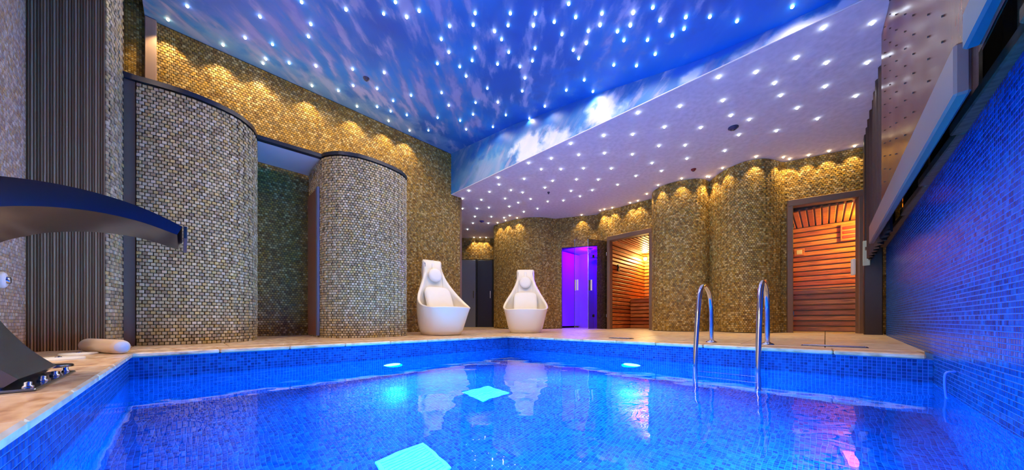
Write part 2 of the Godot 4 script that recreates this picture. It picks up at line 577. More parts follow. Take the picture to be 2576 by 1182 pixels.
func build_shell() -> void:
	# floor: deck slabs on a screed
	var fl := structure("floor", "beige travertine pool deck with wide slabs")
	var st := new_st()
	for q in [[-9.0, PX0 - 0.25, -9.6, 3.6], [PX0 - 0.25, 1.2, -9.6, PZ0 - 0.25], [PX0 - 0.25, 0.9, PZ1 + 0.2, 3.6]]:
		box(st, Vector3((q[0] + q[1]) / 2, -0.2, (q[2] + q[3]) / 2), Vector3(q[1] - q[0], 0.36, q[3] - q[2]))
	part("screed", st, M.joint, fl)
	var slab := func(x0: float, x1: float, z0: float, z1: float) -> void:
		var s := new_st()
		var g := 0.0025
		var e := 0.004
		var v := []
		var b := []
		for p in [[x0 + g, z1 - g], [x1 - g, z1 - g], [x1 - g, z0 + g], [x0 + g, z0 + g]]:
			var y: float = deck_y(p[0], p[1])
			b.append(Vector3(p[0], y - 0.035, p[1]))
			v.append(Vector3(p[0], y - e, p[1]))
		var c := []
		for k in 4:
			var mid: Vector3 = (v[0] + v[1] + v[2] + v[3]) / 4
			c.append(v[k] + Vector3(signf(mid.x - v[k].x) * e, e, signf(mid.z - v[k].z) * e))
		for k in 4:
			var n := (k + 1) % 4
			quad(s, b[k], b[n], v[n], v[k])
			quad(s, v[k], v[n], c[n], c[k])
		quad(s, c[0], c[1], c[2], c[3])
		part("slab", s, M.trav[rng.randi() % 3], fl)
	var x := -8.4
	while x < 0.5:
		var x1 := minf(x + 0.6, 0.62)
		var z := -8.8
		while z < PZ0 - 0.31:
			slab.call(x, x1, z, minf(z + 0.6, PZ0 - 0.3))
			z += 0.6
		x += 0.6
	x = WALL_X
	while x < PX0 - 0.31:
		var z := PZ0 - 0.3
		while z < 0.75:
			slab.call(x, minf(x + 0.6, PX0 - 0.3), z, minf(z + 0.6, 0.8))
			z += 0.6
		x += 0.6
	x = PX0 - 0.3
	while x < 0.4:
		var z := PZ1 + 0.3
		while z < 3.4:
			slab.call(x, minf(x + 0.6, 0.5), z, z + 0.6)
			z += 0.6
		x += 0.6
	# coping stones round the pool
	var cop := structure("trim_1", "pale stone coping round the pool edge")
	var n := 9
	for i in n:
		var w := (0.5 - PX0) / n
		var xa := PX0 + w * i
		box_part("coping_stone", cop, Vector3(xa + w / 2, -0.015, PZ0 - 0.14), Vector3(w - 0.004, 0.034, 0.32), M.trav[i % 3], 0.008)
		box_part("coping_stone", cop, Vector3(xa + w / 2 - 0.02, -0.015, PZ1 + 0.14), Vector3(w - 0.004, 0.034, 0.32), M.trav[(i + 1) % 3], 0.008)
	for i in 8:
		var w := (PZ1 - PZ0) / 8
		box_part("coping_stone", cop, Vector3(PX0 - 0.14, -0.015, PZ0 + w * (i + 0.5)), Vector3(0.32, 0.034, w - 0.004), M.trav[(i + 2) % 3], 0.008)
	for q in [[PX0 - 0.14, PZ0 - 0.14], [PX0 - 0.14, PZ1 + 0.14]]:
		box_part("coping_stone", cop, Vector3(q[0] - 0.011, -0.015, q[1] + (-0.011 if q[1] < 0 else 0.011)), Vector3(0.298, 0.034, 0.298), M.trav[1], 0.008)
	# unseen hall behind the camera, kept wide so its lamps reach the partitions
	var rear := structure("wall_rear")
	st = new_st()
	wall_strip(st, PackedVector2Array([Vector2(-3.3, 0.80), Vector2(-3.3, 3.5), Vector2(0.9, 3.5)]), -0.02, 3.5, 0.12)
	part("plaster_face", st, M.plaster, rear)
	var cr := structure("ceiling_rear")
	box_part("plaster_face", cr, Vector3(-1.2, 3.5, 2.25), Vector3(4.4, 0.12, 2.8), M.plaster)
	box_part("upper_face", cr, Vector3(-2.3, 4.66, 0.5), Vector3(6.6, 0.12, 1.0), M.plaster)
	box_part("upper_face", cr, Vector3(-1.2, 4.06, 0.9), Vector3(4.4, 1.2, 0.1), M.plaster)
	box_part("upper_face", cr, Vector3(-2.3, 4.2, 0.2), Vector3(6.6, 1.0, 0.1), M.plaster)

func pool_lamp(at: Vector3, dir: Vector3, label: String) -> void:
	var t := thing("underwater_lamp", label, "pool lamp", at, 0.0, "underwater lamps")
	var b := Basis(Quaternion(Vector3.UP, dir))
	var st := new_st()
	lathe(st, PackedVector2Array([Vector2(0, 0), Vector2(0.125, 0), Vector2(0.13, 0.008), Vector2(0.12, 0.018), Vector2(0.1, 0.018)]), Vector3.ZERO, 28, b)
	part("bezel", st, M.steel, t)
	st = new_st()
	lathe(st, PackedVector2Array([Vector2(0.1, 0.012), Vector2(0.085, 0.024), Vector2(0.05, 0.032), Vector2(0, 0.035)]), Vector3.ZERO, 28, b)
	part("lens", st, glow(Color(0.62, 1.0, 1.0), 4.0), t)
	var l := SpotLight3D.new()
	l.name = "lamp_light"
	l.light_color = Color(0.0, 0.68, 1.0)
	l.light_energy = 23.0
	l.light_size = 0.09
	l.spot_angle = 88.0
	l.spot_angle_attenuation = 0.6
	l.spot_range = 10.0
	l.shadow_enabled = true
	t.add_child(l)
	l.look_at_from_position(at + dir * 0.06, at + dir, Vector3(0.01, 1, 0.02))

func build_pool() -> void:
	var pool := thing("swimming_pool", "sunken pool lined with small cobalt blue mosaic tiles", "swimming pool")
	var st := new_st()
	var x1 := right_x(-1.7)
	box(st, Vector3((PX0 + x1) / 2, POOL_BOTTOM - 0.06, (PZ0 + PZ1) / 2), Vector3(x1 - PX0 + 0.08, 0.12, PZ1 - PZ0 + 0.3))
	wall_strip(st, PackedVector2Array([Vector2(right_x(PZ0) - 0.004, PZ0), Vector2(PX0, PZ0)]), POOL_BOTTOM, -0.034, 0.15)
	wall_strip(st, PackedVector2Array([Vector2(PX0, PZ0), Vector2(PX0, PZ1)]), POOL_BOTTOM, -0.034, 0.15)
	wall_strip(st, PackedVector2Array([Vector2(PX0, PZ1), Vector2(right_x(PZ1) - 0.004, PZ1)]), POOL_BOTTOM, -0.034, 0.15)
	part("basin", st, M.pool_grout, pool)
	var p := 0.0235
	var g := 0.0036
	var face := func(a: Vector2, b: Vector2, own: int, called: String) -> void:
		var o := Node3D.new()
		o.name = called
		pool.add_child(o, true)
		tile_wall(o, PackedVector2Array([a, b]), POOL_BOTTOM, -0.036, p, p, g, 0.0025, "glass", 0.0, own)
	face.call(Vector2(right_x(PZ0), PZ0), Vector2(PX0, PZ0), 300, "back_lining")
	face.call(Vector2(PX0, PZ0), Vector2(PX0, PZ1), 300, "side_lining")
	face.call(Vector2(PX0, PZ1), Vector2(right_x(PZ1), PZ1), 300, "near_lining")
	var fo := Node3D.new()
	fo.name = "floor_lining"
	pool.add_child(fo, true)
	tile_floor(fo, PX0, x1 + 0.02, PZ0, PZ1, POOL_BOTTOM, p, g, 0.0025, "glass", 0)
	# floor gratings
	for k in [[-2.33, -2.03], [-1.78, -0.97]]:
		var t := thing("floor_grating", ["square white floor grating in the pool bottom, towards the far corner", "square white floor grating in the pool bottom, by the open water"][0 if k[1] < -1.5 else 1], "grating", Vector3(k[0], POOL_BOTTOM + 0.004, k[1]), 0.0, "pool bottom gratings")
		for s in [-1, 1]:
			box_part("frame_bar", t, Vector3(0.15 * s, 0.009, 0), Vector3(0.024, 0.018, 0.324), M.white, 0.003)
			box_part("frame_bar", t, Vector3(0, 0.009, 0.15 * s), Vector3(0.276, 0.018, 0.024), M.white, 0.003)
		for i in 11:
			box_part("slat", t, Vector3(-0.125 + 0.025 * i, 0.007, 0), Vector3(0.019, 0.012, 0.276), M.white, 0.002)
	pool_lamp(Vector3(PX0 + 0.003, -0.72, -1.68), Vector3(1, 0, 0), "round bright cyan underwater lamp on the wall below the mosaic columns")
	pool_lamp(Vector3(-1.58, -0.70, PZ0 + 0.003), Vector3(0, 0, 1), "round bright cyan underwater lamp on the wall beside the ladder")
	pool_lamp(Vector3(-0.9, -0.72, PZ1 - 0.003), Vector3(0, 0, -1), "unseen round cyan underwater lamp on the wall opposite the ladder, lighting the near water")  # out of view, placed to brighten the near part of the pool
	pool_lamp(Vector3(right_x(-1.68) - 0.006, -0.72, -1.68), Vector3(-1, 0, 0), "unseen round cyan underwater lamp on the tiled side wall, lighting the far pool side")  # out of view, placed to light the opposite wall and corner
	# water
	st = new_st()
	st.set_smooth_group(1)
	var wn := FastNoiseLite.new()
	wn.seed = 9
	wn.frequency = 1.0
	wn.fractal_octaves = 2
	var nx := 170
	var nz := 160
	var at := func(i: int, j: int) -> Vector3:
		var x: float = lerpf(PX0 + 0.001, x1 + 0.02, float(i) / nx)
		var z: float = lerpf(PZ0, PZ1, float(j) / nz)
		return Vector3(x, WATER_Y + wn.get_noise_2d(x * 2.3, z * 2.3) * 0.0016 + wn.get_noise_2d(x * 7.0 + 40, z * 7.0) * 0.0004, z)
	for i in nx:
		for j in nz:
			quad(st, at.call(i, j + 1), at.call(i + 1, j + 1), at.call(i + 1, j), at.call(i, j))
	st.generate_normals()
	single("pool_water", st.commit(), M.water, "calm clear blue water filling the pool", "water")

func build_ceilings() -> void:
	# painted sky ceiling, arched down to the right
	var ce := structure("ceiling_sky", "ceiling painted with a blue cloudy sky")
	var white := Color(0.90, 0.92, 0.97)
	var haze := Color(0.55, 0.68, 0.80)
	var tex := sky_paint(900, 640, Rect2(-5.6, -3.8, 6.4, 4.1), [[-5.35, -1.6, 0.5, 3.6, 0.6, haze], [-4.2, -0.4, 0.9, 0.9, 0.45, Color(0.46, 0.50, 0.80)], [-0.9, -3.8, 2.6, 0.75, 0.85, Color(0.03, 0.45, 0.80)], [-3.6, -3.8, 1.7, 0.3, 0.6, Color(0.05, 0.34, 0.72)]])
	var pm := mat(Color.WHITE, 0.55)
	pm.albedo_texture = tex
	var st := SurfaceTool.new()
	st.begin(Mesh.PRIMITIVE_TRIANGLES)
	st.set_smooth_group(1)
	var xs := 48
	var zs := [-3.8, 0.30]
	var v := func(x: float, z: float, up: float) -> void:
		st.set_uv(Vector2((x + 5.6) / 6.4, (z + 3.8) / 4.1))
		st.add_vertex(Vector3(x, ceiling_y(x) + up, z))
	for i in xs:
		var a := -5.6 + 6.4 * i / xs
		var b := -5.6 + 6.4 * (i + 1) / xs
		for q in [[a, zs[0]], [b, zs[0]], [b, zs[1]], [a, zs[0]], [b, zs[1]], [a, zs[1]]]:
			v.call(q[0], q[1], 0.0)
		st.set_smooth_group(1)
	part("painted_sky", st, pm, ce)
	st = new_st()
	for i in 12:
		var a := -5.6 + 6.4 * i / 12
		var b := -5.6 + 6.4 * (i + 1) / 12
		quad(st, Vector3(a, ceiling_y(a), 0.3), Vector3(b, ceiling_y(b), 0.3), Vector3(b, ceiling_y(b) + 0.14, 0.3), Vector3(a, ceiling_y(a) + 0.14, 0.3))
		quad(st, Vector3(a, ceiling_y(a) + 0.14, 0.3), Vector3(b, ceiling_y(b) + 0.14, 0.3), Vector3(b, ceiling_y(b) + 0.14, -3.8), Vector3(a, ceiling_y(a) + 0.14, -3.8))
	part("fascia", st, M.grey_door, ce)
	# bulkhead between the two ceilings, painted too
	var bh := structure("wall_bulkhead", "painted sky band stepping down to the lower ceiling")
	var bt := sky_paint(900, 180, Rect2(-5.6, 2.8, 6.4, 0.95), [[-4.4, 2.95, 0.75, 0.45, 0.7, haze], [-3.35, 3.0, 0.42, 0.36, 0.95, white], [-2.85, 2.85, 0.5, 0.22, 0.85, white], [-2.05, 2.95, 0.33, 0.22, 0.9, white], [-1.0, 2.86, 0.16, 0.10, 0.8, white], [0.0, 2.82, 0.7, 0.09, 0.85, white], [-5.1, 3.2, 0.6, 0.6, 0.6, Color(0.32, 0.52, 0.66)], [-2.6, 3.35, 2.4, 0.22, 0.8, Color(0.04, 0.34, 0.72)], [-0.6, 2.98, 1.2, 0.09, 0.8, Color(0.03, 0.36, 0.80)]])
	var bm := mat(Color.WHITE, 0.55)
	bm.albedo_texture = bt
	st = SurfaceTool.new()
	st.begin(Mesh.PRIMITIVE_TRIANGLES)
	for i in xs:
		var a := -5.6 + 6.4 * i / xs
		var b := -5.6 + 6.4 * (i + 1) / xs
		for q in [[a, LOW_Y], [b, ceiling_y(b)], [b, LOW_Y], [a, LOW_Y], [a, ceiling_y(a)], [b, ceiling_y(b)]]:
			st.set_uv(Vector2((q[0] + 5.6) / 6.4, (q[1] - 2.8) / 0.95))
			st.add_vertex(Vector3(q[0], q[1], -3.8))
	part("painted_band", st, bm, bh)
	box_part("core", bh, Vector3(-2.4, 3.44, -3.87), Vector3(6.4, 1.0, 0.12), M.plaster)
	box_part("edge_bead", bh, Vector3(-2.4, LOW_Y + 0.004, -3.803), Vector3(6.4, 0.012, 0.012), M.white, 0.003)
	var lo := structure("ceiling_lower", "flat pale lower ceiling with star lights")
	box_part("plaster_face", lo, Vector3(-3.9, LOW_Y + 0.06, -6.755), Vector3(9.6, 0.12, 5.89), M.plaster)

func build_left_side() -> void:
	# left wall behind the rounded partitions
	var wl := structure("wall_left", "tall wall clad in ochre mosaic")
	var st := new_st()
	var line := PackedVector2Array([Vector2(WALL_X, -4.02), Vector2(WALL_X, 0.95)])
	wall_strip(st, line, 0.0, 4.7, 0.14)
	part("wall_core", st, M.grout, wl)
	tile_wall(wl, PackedVector2Array([Vector2(WALL_X, -4.02), Vector2(WALL_X, 0.30)]), 0.03, 3.62, 0.034, 0.03, 0.004, 0.005, "ochre", 0.003, 0, 0.5)
	tile_wall(wl, PackedVector2Array([Vector2(WALL_X, 0.30), Vector2(WALL_X, 0.95)]), 2.2, 4.6, 0.02, 0.02, 0.002, 0.004, "ochre", 0.001)
	var tr := structure("trim_2", "plain brown edge strip at the end of the mosaic wall")
	box_part("edge_strip", tr, Vector3(WALL_X - 0.03, 1.42, -4.04), Vector3(0.09, 2.76, 0.05), M.brown_trim, 0.006)
	box_part("pilaster", tr, Vector3(WALL_X + 0.02, 3.0, 0.255), Vector3(0.06, 1.24, 0.09), mat(Color(0.62, 0.50, 0.44), 0.6), 0.006)
	# corridor beside the wall end
	var wc := structure("wall_corridor", "far corridor wall with mosaic above grey doors")
	st = new_st()
	wall_strip(st, PackedVector2Array([Vector2(-8.6, -4.02), Vector2(WALL_X - 0.14, -4.02)]), 0.0, LOW_Y, -0.12)
	wall_strip(st, PackedVector2Array([Vector2(-8.5, -5.5), Vector2(-8.6, -4.02)]), 0.0, LOW_Y, 0.12)
	var far := PackedVector2Array([Vector2(-7.05, -7.05), Vector2(-8.5, -5.5)])
	wall_strip(st, far, 0.0, LOW_Y, 0.12)
	back_lines.append(far)
	part("wall_core", st, M.grout, wc)
	tile_wall(wc, far, 2.14, LOW_Y, 0.05, 0.045, 0.005, 0.005, "ochre", 0.003)
	var d := (far[1] - far[0]).normalized()
	var nrm := Vector3(d.y, 0, -d.x)
	var turn := atan2(nrm.x, nrm.z)
	for k in [[0.72, 0.46, "dark", 0.04], [1.27, 0.54, "grey", 0.06]]:
		var p2: Vector2 = far[0] + d * k[0]
		var q := structure("door_1" if k[2] == "dark" else "door_2", "dark grey corridor door" if k[2] == "dark" else "pale grey corridor door panel")
		q.position = Vector3(p2.x, 0.05, p2.y) + nrm * k[3]
		q.rotation.y = turn
		box_part("leaf", q, Vector3(0, 1.03, 0), Vector3(k[1], 2.06, 0.04), M.dark_door if k[2] == "dark" else M.grey_door, 0.004)
		for s in [-1, 1]:
			box_part("door_frame", q, Vector3(s * (k[1] / 2 + 0.02), 1.04, 0), Vector3(0.035, 2.1, 0.06), M.frame, 0.003)
		box_part("handle", q, Vector3(k[1] / 2 - 0.06, 1.0, 0.04), Vector3(0.02, 0.22, 0.03), M.steel, 0.004)
	# pillar block with reeded face
	var pil := structure("wall_pillar", "broad pillar block, reeded on one face and tiled on its end")
	st = new_st()
	box(st, Vector3(-4.76, 2.3, 0.618), Vector3(1.28, 4.7, 0.35))
	var corner := PackedVector2Array([Vector2(-4.37, 0.374), Vector2(-4.30, 0.384), Vector2(-4.22, 0.402), Vector2(-4.15, 0.418), Vector2(-4.107, 0.436)])
	wall_strip(st, corner, 0.0, 4.6, 0.03)
	part("core", st, M.dark_wood, pil)
	var reeds := 27
	for i in reeds:
		var s := new_st()
		lathe(s, PackedVector2Array([Vector2(0.0064, 0.0), Vector2(0.0064, 4.6)]), Vector3(-4.112, 0.005, 0.44 + 0.0136 * i), 8)
		part("reed", s, M.reed[[0, 1, 0, 2, 1, 0, 2][i % 7]], pil)
	tile_wall(pil, corner, 0.0, 4.6, 0.034, 0.03, 0.003, 0.006, "stone", 0.004, 0, 0.5)
	# near wall
	var wn := structure("wall_near", "wall clad in rose and grey mosaic beside the fountain")
	st = new_st()
	wall_strip(st, PackedVector2Array([Vector2(-5.5, 0.80), Vector2(-3.3, 0.80)]), -0.02, 4.7, 0.14)
	part("wall_core", st, M.grout, wn)
	tile_wall(wn, PackedVector2Array([Vector2(-4.12, 0.797), Vector2(-3.3, 0.797)]), 0.0, 4.4, 0.022, 0.022, 0.0016, 0.004, "rose", 0.0012, 0)
	# rounded partitions
	var top := 2.36
	var c1 := smooth2([Vector2(-5.3, -0.60), Vector2(-4.95, -0.605), Vector2(-4.75, -0.585), Vector2(-4.55, -0.515), Vector2(-4.42, -0.40), Vector2(-4.35, -0.24), Vector2(-4.32, -0.05), Vector2(-4.34, 0.12), Vector2(-4.38, 0.29)])
	var c2 := smooth2([Vector2(-5.42, -2.42), Vector2(-4.9, -2.42), Vector2(-4.62, -2.38), Vector2(-4.45, -2.27), Vector2(-4.36, -2.06), Vector2(-4.33, -1.78), Vector2(-4.37, -1.55), Vector2(-4.46, -1.40), Vector2(-4.6, -1.30), Vector2(-4.8, -1.27), Vector2(-5.3, -1.27)])
	var column := func(called_label: String, c: PackedVector2Array, own: int) -> Node3D:
		var t := thing("rounded_partition", called_label, "column", Vector3.ZERO, 0.0, "rounded mosaic partitions")
		var s := new_st()
		wall_strip(s, c, 0.0, top, 0.10)
		part("core", s, M.grout, t)
		tile_wall(t, c, 0.012, top - 0.012, 0.035, 0.031, 0.005, 0.007, "stone", 0.0065, own, 0.5)
		return t
	var t1: Node3D = column.call("broad rounded partition clad in pale stone mosaic between the reeded pillar and the shower niche", c1, 300)
	column.call("narrower rounded partition clad in stone mosaic between the shower niche and a white lounger", c2, 0)
	box_part("end_panel", t1, Vector3(-4.42, top / 2, 0.333), Vector3(0.06, top, 0.075), M.brown_trim, 0.004, Basis.IDENTITY, "smooth brown end panel")
	# their common roof with a dark rim
	var rf := thing("partition_roof", "flat roof with dark rim over the rounded partitions and niche", "roof")
	var outline := PackedVector2Array()
	var edge := PackedVector2Array()
	for p in c2: edge.append(p)
	var cut := []
	for p in c2:
		if p.x > -4.72: cut.append(p)
	var cut1 := []
	for p in c1:
		if p.x > -4.76: cut1.append(p)
	edge = PackedVector2Array([Vector2(-5.42, -2.44), Vector2(-4.73, -2.40)])
	edge.append_array(PackedVector2Array(cut))
	edge.append_array(PackedVector2Array(cut1))
	edge.append(Vector2(-4.39, 0.375))
	st = new_st()
	var grown := PackedVector2Array()
	for i in edge.size():
		var e := (edge[mini(i + 1, edge.size() - 1)] - edge[maxi(i - 1, 0)]).normalized()
		grown.append(edge[i] + Vector2(e.y, -e.x) * 0.022)
	wall_strip(st, grown, top, top + 0.045, 0.07)
	part("rim", st, M.rim, rf)
	outline = edge.duplicate()
	outline.append(Vector2(-5.42, 0.375))
	var ids := Geometry2D.triangulate_polygon(outline)
	st = new_st()
	for i in range(0, ids.size(), 3):
		for y in [top + 0.002, top + 0.04]:
			var a := outline[ids[i]]
			var b := outline[ids[i + 1]]
			var c := outline[ids[i + 2]]
			tri(st, Vector3(a.x, y, a.y), Vector3(b.x, y, b.y), Vector3(c.x, y, c.y))
	part("slab", st, M.white, rf)
	# niche: inner side wall with a panel and a glass edge
	var ni := thing("niche_panel", "tall brown panel with a blue glass edge inside the shower niche", "panel", Vector3(0, 0, 0))
	box_part("panel", ni, Vector3(-5.06, 1.02, -1.248), Vector3(0.42, 1.96, 0.02), mat(Color(0.50, 0.32, 0.24), 0.35), 0.004)
	box_part("glass_edge", ni, Vector3(-4.79, 1.02, -1.24), Vector3(0.07, 1.96, 0.03), mat(Color(0.42, 0.44, 0.56), 0.1), 0.004)

func build_back_side() -> void:
	var full := [
		[[Vector2(0.78, -7.08), Vector2(0.40, -6.995)], 0.0],
		[[Vector2(0.40, -6.995), Vector2(-0.44, -6.795)], 2.10],
		[[Vector2(-0.44, -6.795), Vector2(-0.50, -6.75), Vector2(-0.60, -6.53), Vector2(-0.74, -6.37), Vector2(-0.92, -6.31), Vector2(-1.10, -6.36), Vector2(-1.28, -6.48), Vector2(-1.42, -6.63), Vector2(-1.53, -6.78)], 0.0],
		[[Vector2(-1.53, -6.78), Vector2(-1.57, -6.57), Vector2(-1.68, -6.44), Vector2(-1.86, -6.36), Vector2(-2.10, -6.33), Vector2(-2.30, -6.39), Vector2(-2.43, -6.50), Vector2(-2.51, -6.66), Vector2(-2.54, -6.86)], 0.0],
		[[Vector2(-2.54, -6.86), Vector2(-3.60, -6.88)], 2.12],
		[[Vector2(-3.60, -6.88), Vector2(-3.66, -6.84), Vector2(-3.74, -6.86), Vector2(-3.93, -6.97)], 0.0],
		[[Vector2(-3.93, -6.97), Vector2(-4.70, -6.59)], 2.06],
		[[Vector2(-4.70, -6.59), Vector2(-4.84, -6.52), Vector2(-4.90, -6.40)], 0.0],
		[[Vector2(-4.90, -6.40), Vector2(-4.98, -6.24), Vector2(-5.16, -6.04), Vector2(-5.36, -5.92), Vector2(-5.44, -5.92)], 0.0],
		[[Vector2(-5.44, -5.92), Vector2(-5.60, -5.86), Vector2(-6.0, -5.83), Vector2(-6.36, -5.84), Vector2(-6.45, -5.92)], 0.0],
		[[Vector2(-6.45, -5.92), Vector2(-7.05, -7.05)], 0.0]]
	for f in full:
		var pts: Array = f[0]
		var c: PackedVector2Array = smooth2(pts) if pts.size() > 2 else PackedVector2Array(pts)
		back_lines.append(c)
		var wb := structure("wall_back", "undulating back wall clad in ochre mosaic")
		var st := new_st()
		wall_strip(st, c, f[1], LOW_Y, 0.09)
		part("wall_core", st, M.grout, wb)
		tile_wall(wb, c, maxf(f[1], 0.05) + 0.004, LOW_Y - 0.004, 0.034, 0.03, 0.003, 0.005, "ochre", 0.004, 0, 0.5)
	# outer closing wall behind the cabins
	var wo := structure("wall_outer")
	var st := new_st()
	wall_strip(st, PackedVector2Array([Vector2(1.3, 3.6), Vector2(1.3, -9.7), Vector2(-8.9, -9.7), Vector2(-8.9, 0.9)]), -0.05, 4.8, 0.1)
	part("plaster_face", st, M.plaster, wo)
	# door frames
	var fr := structure("trim_3", "grey brown door surrounds of the two saunas")
	for k in [[Vector2(0.40, -6.985), Vector2(-0.44, -6.785), 2.06], [Vector2(-2.56, -6.85), Vector2(-3.58, -6.87), 2.08]]:
		var a: Vector2 = k[0]
		var b: Vector2 = k[1]
		var d := (b - a).normalized()
		var n := Vector2(d.y, -d.x)
		var bs := Basis(Vector3(d.x, 0, d.y), Vector3.UP, Vector3(d.x, 0, d.y).cross(Vector3.UP))
		for e in [a + d * 0.03, b - d * 0.03]:
			box_part("jamb", fr, Vector3(e.x + n.x * 0.01, 0.04 + k[2] / 2, e.y + n.y * 0.01), Vector3(0.07, k[2], 0.14), M.brown_trim, 0.006, bs)
		var mid := (a + b) / 2
		box_part("lintel", fr, Vector3(mid.x + n.x * 0.012, k[2] + 0.04, mid.y + n.y * 0.012), Vector3(a.distance_to(b), 0.10, 0.145), M.brown_trim, 0.006, bs)

func plank_wall(parent: Node3D, a: Vector3, b: Vector3, y0: float, y1: float, pitch: float, called := "plank") -> void:   # horizontal planks from a to b
	var d := (b - a).normalized()
	var bs := Basis(d, Vector3.UP, d.cross(Vector3.UP))
	var n := maxi(1, roundi((y1 - y0) / pitch))
	for i in n:
		var y := y0 + (y1 - y0) * (i + 0.5) / n
		var m := (a + b) / 2
		box_part(called, parent, Vector3(m.x, y, m.z), Vector3(a.distance_to(b), (y1 - y0) / n - 0.018, 0.03), M.pine[rng.randi() % 3], 0.011, bs)

func sauna(label: String, x0: float, x1: float, z0: float, z1: float, h: float, bench_z: float) -> Node3D:   # z0 front, z1 rear
	var t := thing("sauna_cabin", label, "sauna", Vector3.ZERO, 0.0, "sauna cabins")
	var core := new_st()
	var cx := (x0 + x1) / 2
	box(core, Vector3(cx, h / 2, z1 - 0.05), Vector3(x1 - x0 + 0.1, h + 0.2, 0.06))
	for x in [x0 - 0.05, x1 + 0.05]:
		box(core, Vector3(x, h / 2, (z0 + z1) / 2), Vector3(0.06, h + 0.2, z0 - z1))
	box(core, Vector3(cx, h + 0.07, (z0 + z1) / 2), Vector3(x1 - x0 + 0.1, 0.06, z0 - z1))
	part("shell", core, M.dark_wood, t)
	for w in [["rear_wall", Vector3(x1, 0, z1), Vector3(x0, 0, z1)], ["side_wall", Vector3(x0, 0, z1), Vector3(x0, 0, z0)], ["side_wall", Vector3(x1, 0, z0), Vector3(x1, 0, z1)]]:
		var o := Node3D.new()
		o.name = w[0]
		t.add_child(o, true)
		plank_wall(o, w[1], w[2], 0.05, h, 0.098)
	var ce := Node3D.new()
	ce.name = "slatted_ceiling"
	t.add_child(ce, true)
	var n := roundi((x1 - x0) / 0.09)
	for i in n:
		box_part("slat", ce, Vector3(x0 + (x1 - x0) * (i + 0.5) / n, h + 0.012, (z0 + z1) / 2), Vector3((x1 - x0) / n - 0.022, 0.024, z0 - z1), M.pine[rng.randi() % 3], 0.005)
	var be := Node3D.new()
	be.name = "bench"
	t.add_child(be, true)
	plank_wall(be, Vector3(x1 - 0.02, 0, bench_z), Vector3(x0 + 0.02, 0, bench_z), 0.05, 0.80, 0.094, "front_plank")
	var nb := maxi(2, roundi((bench_z - z1) / 0.1))
	for i in nb:
		box_part("seat_slat", be, Vector3(cx, 0.815, z1 + 0.02 + (bench_z - z1 - 0.02) * (i + 0.5) / nb), Vector3(x1 - x0 - 0.04, 0.028, (bench_z - z1) / nb - 0.015), M.pine[rng.randi() % 3], 0.005)
	return t

func glass_door(called: String, label: String, hinge: Vector2, free: Vector2, h: float, pane: Material) -> void:
	var d := (free - hinge).normalized()
	var w := hinge.distance_to(free)
	var t := thing(called, label, "door", Vector3(hinge.x, 0.06, hinge.y), atan2(-d.y, d.x))
	box_part("pane", t, Vector3(w / 2, h / 2, 0), Vector3(w, h, 0.008), pane)
	for y in [0.3, h - 0.3]:
		box_part("hinge", t, Vector3(0.02, y, 0), Vector3(0.05, 0.07, 0.03), M.steel, 0.004)
	box_part("handle", t, Vector3(w - 0.07, 0.98, 0.03), Vector3(0.035, 0.24, 0.025), M.white, 0.006)
	box_part("handle", t, Vector3(w - 0.07, 0.98, -0.03), Vector3(0.035, 0.24, 0.025), M.white, 0.006)
	box_part("edge_strip", t, Vector3(w - 0.004, h / 2, 0), Vector3(0.01, h, 0.014), M.steel, 0.003)

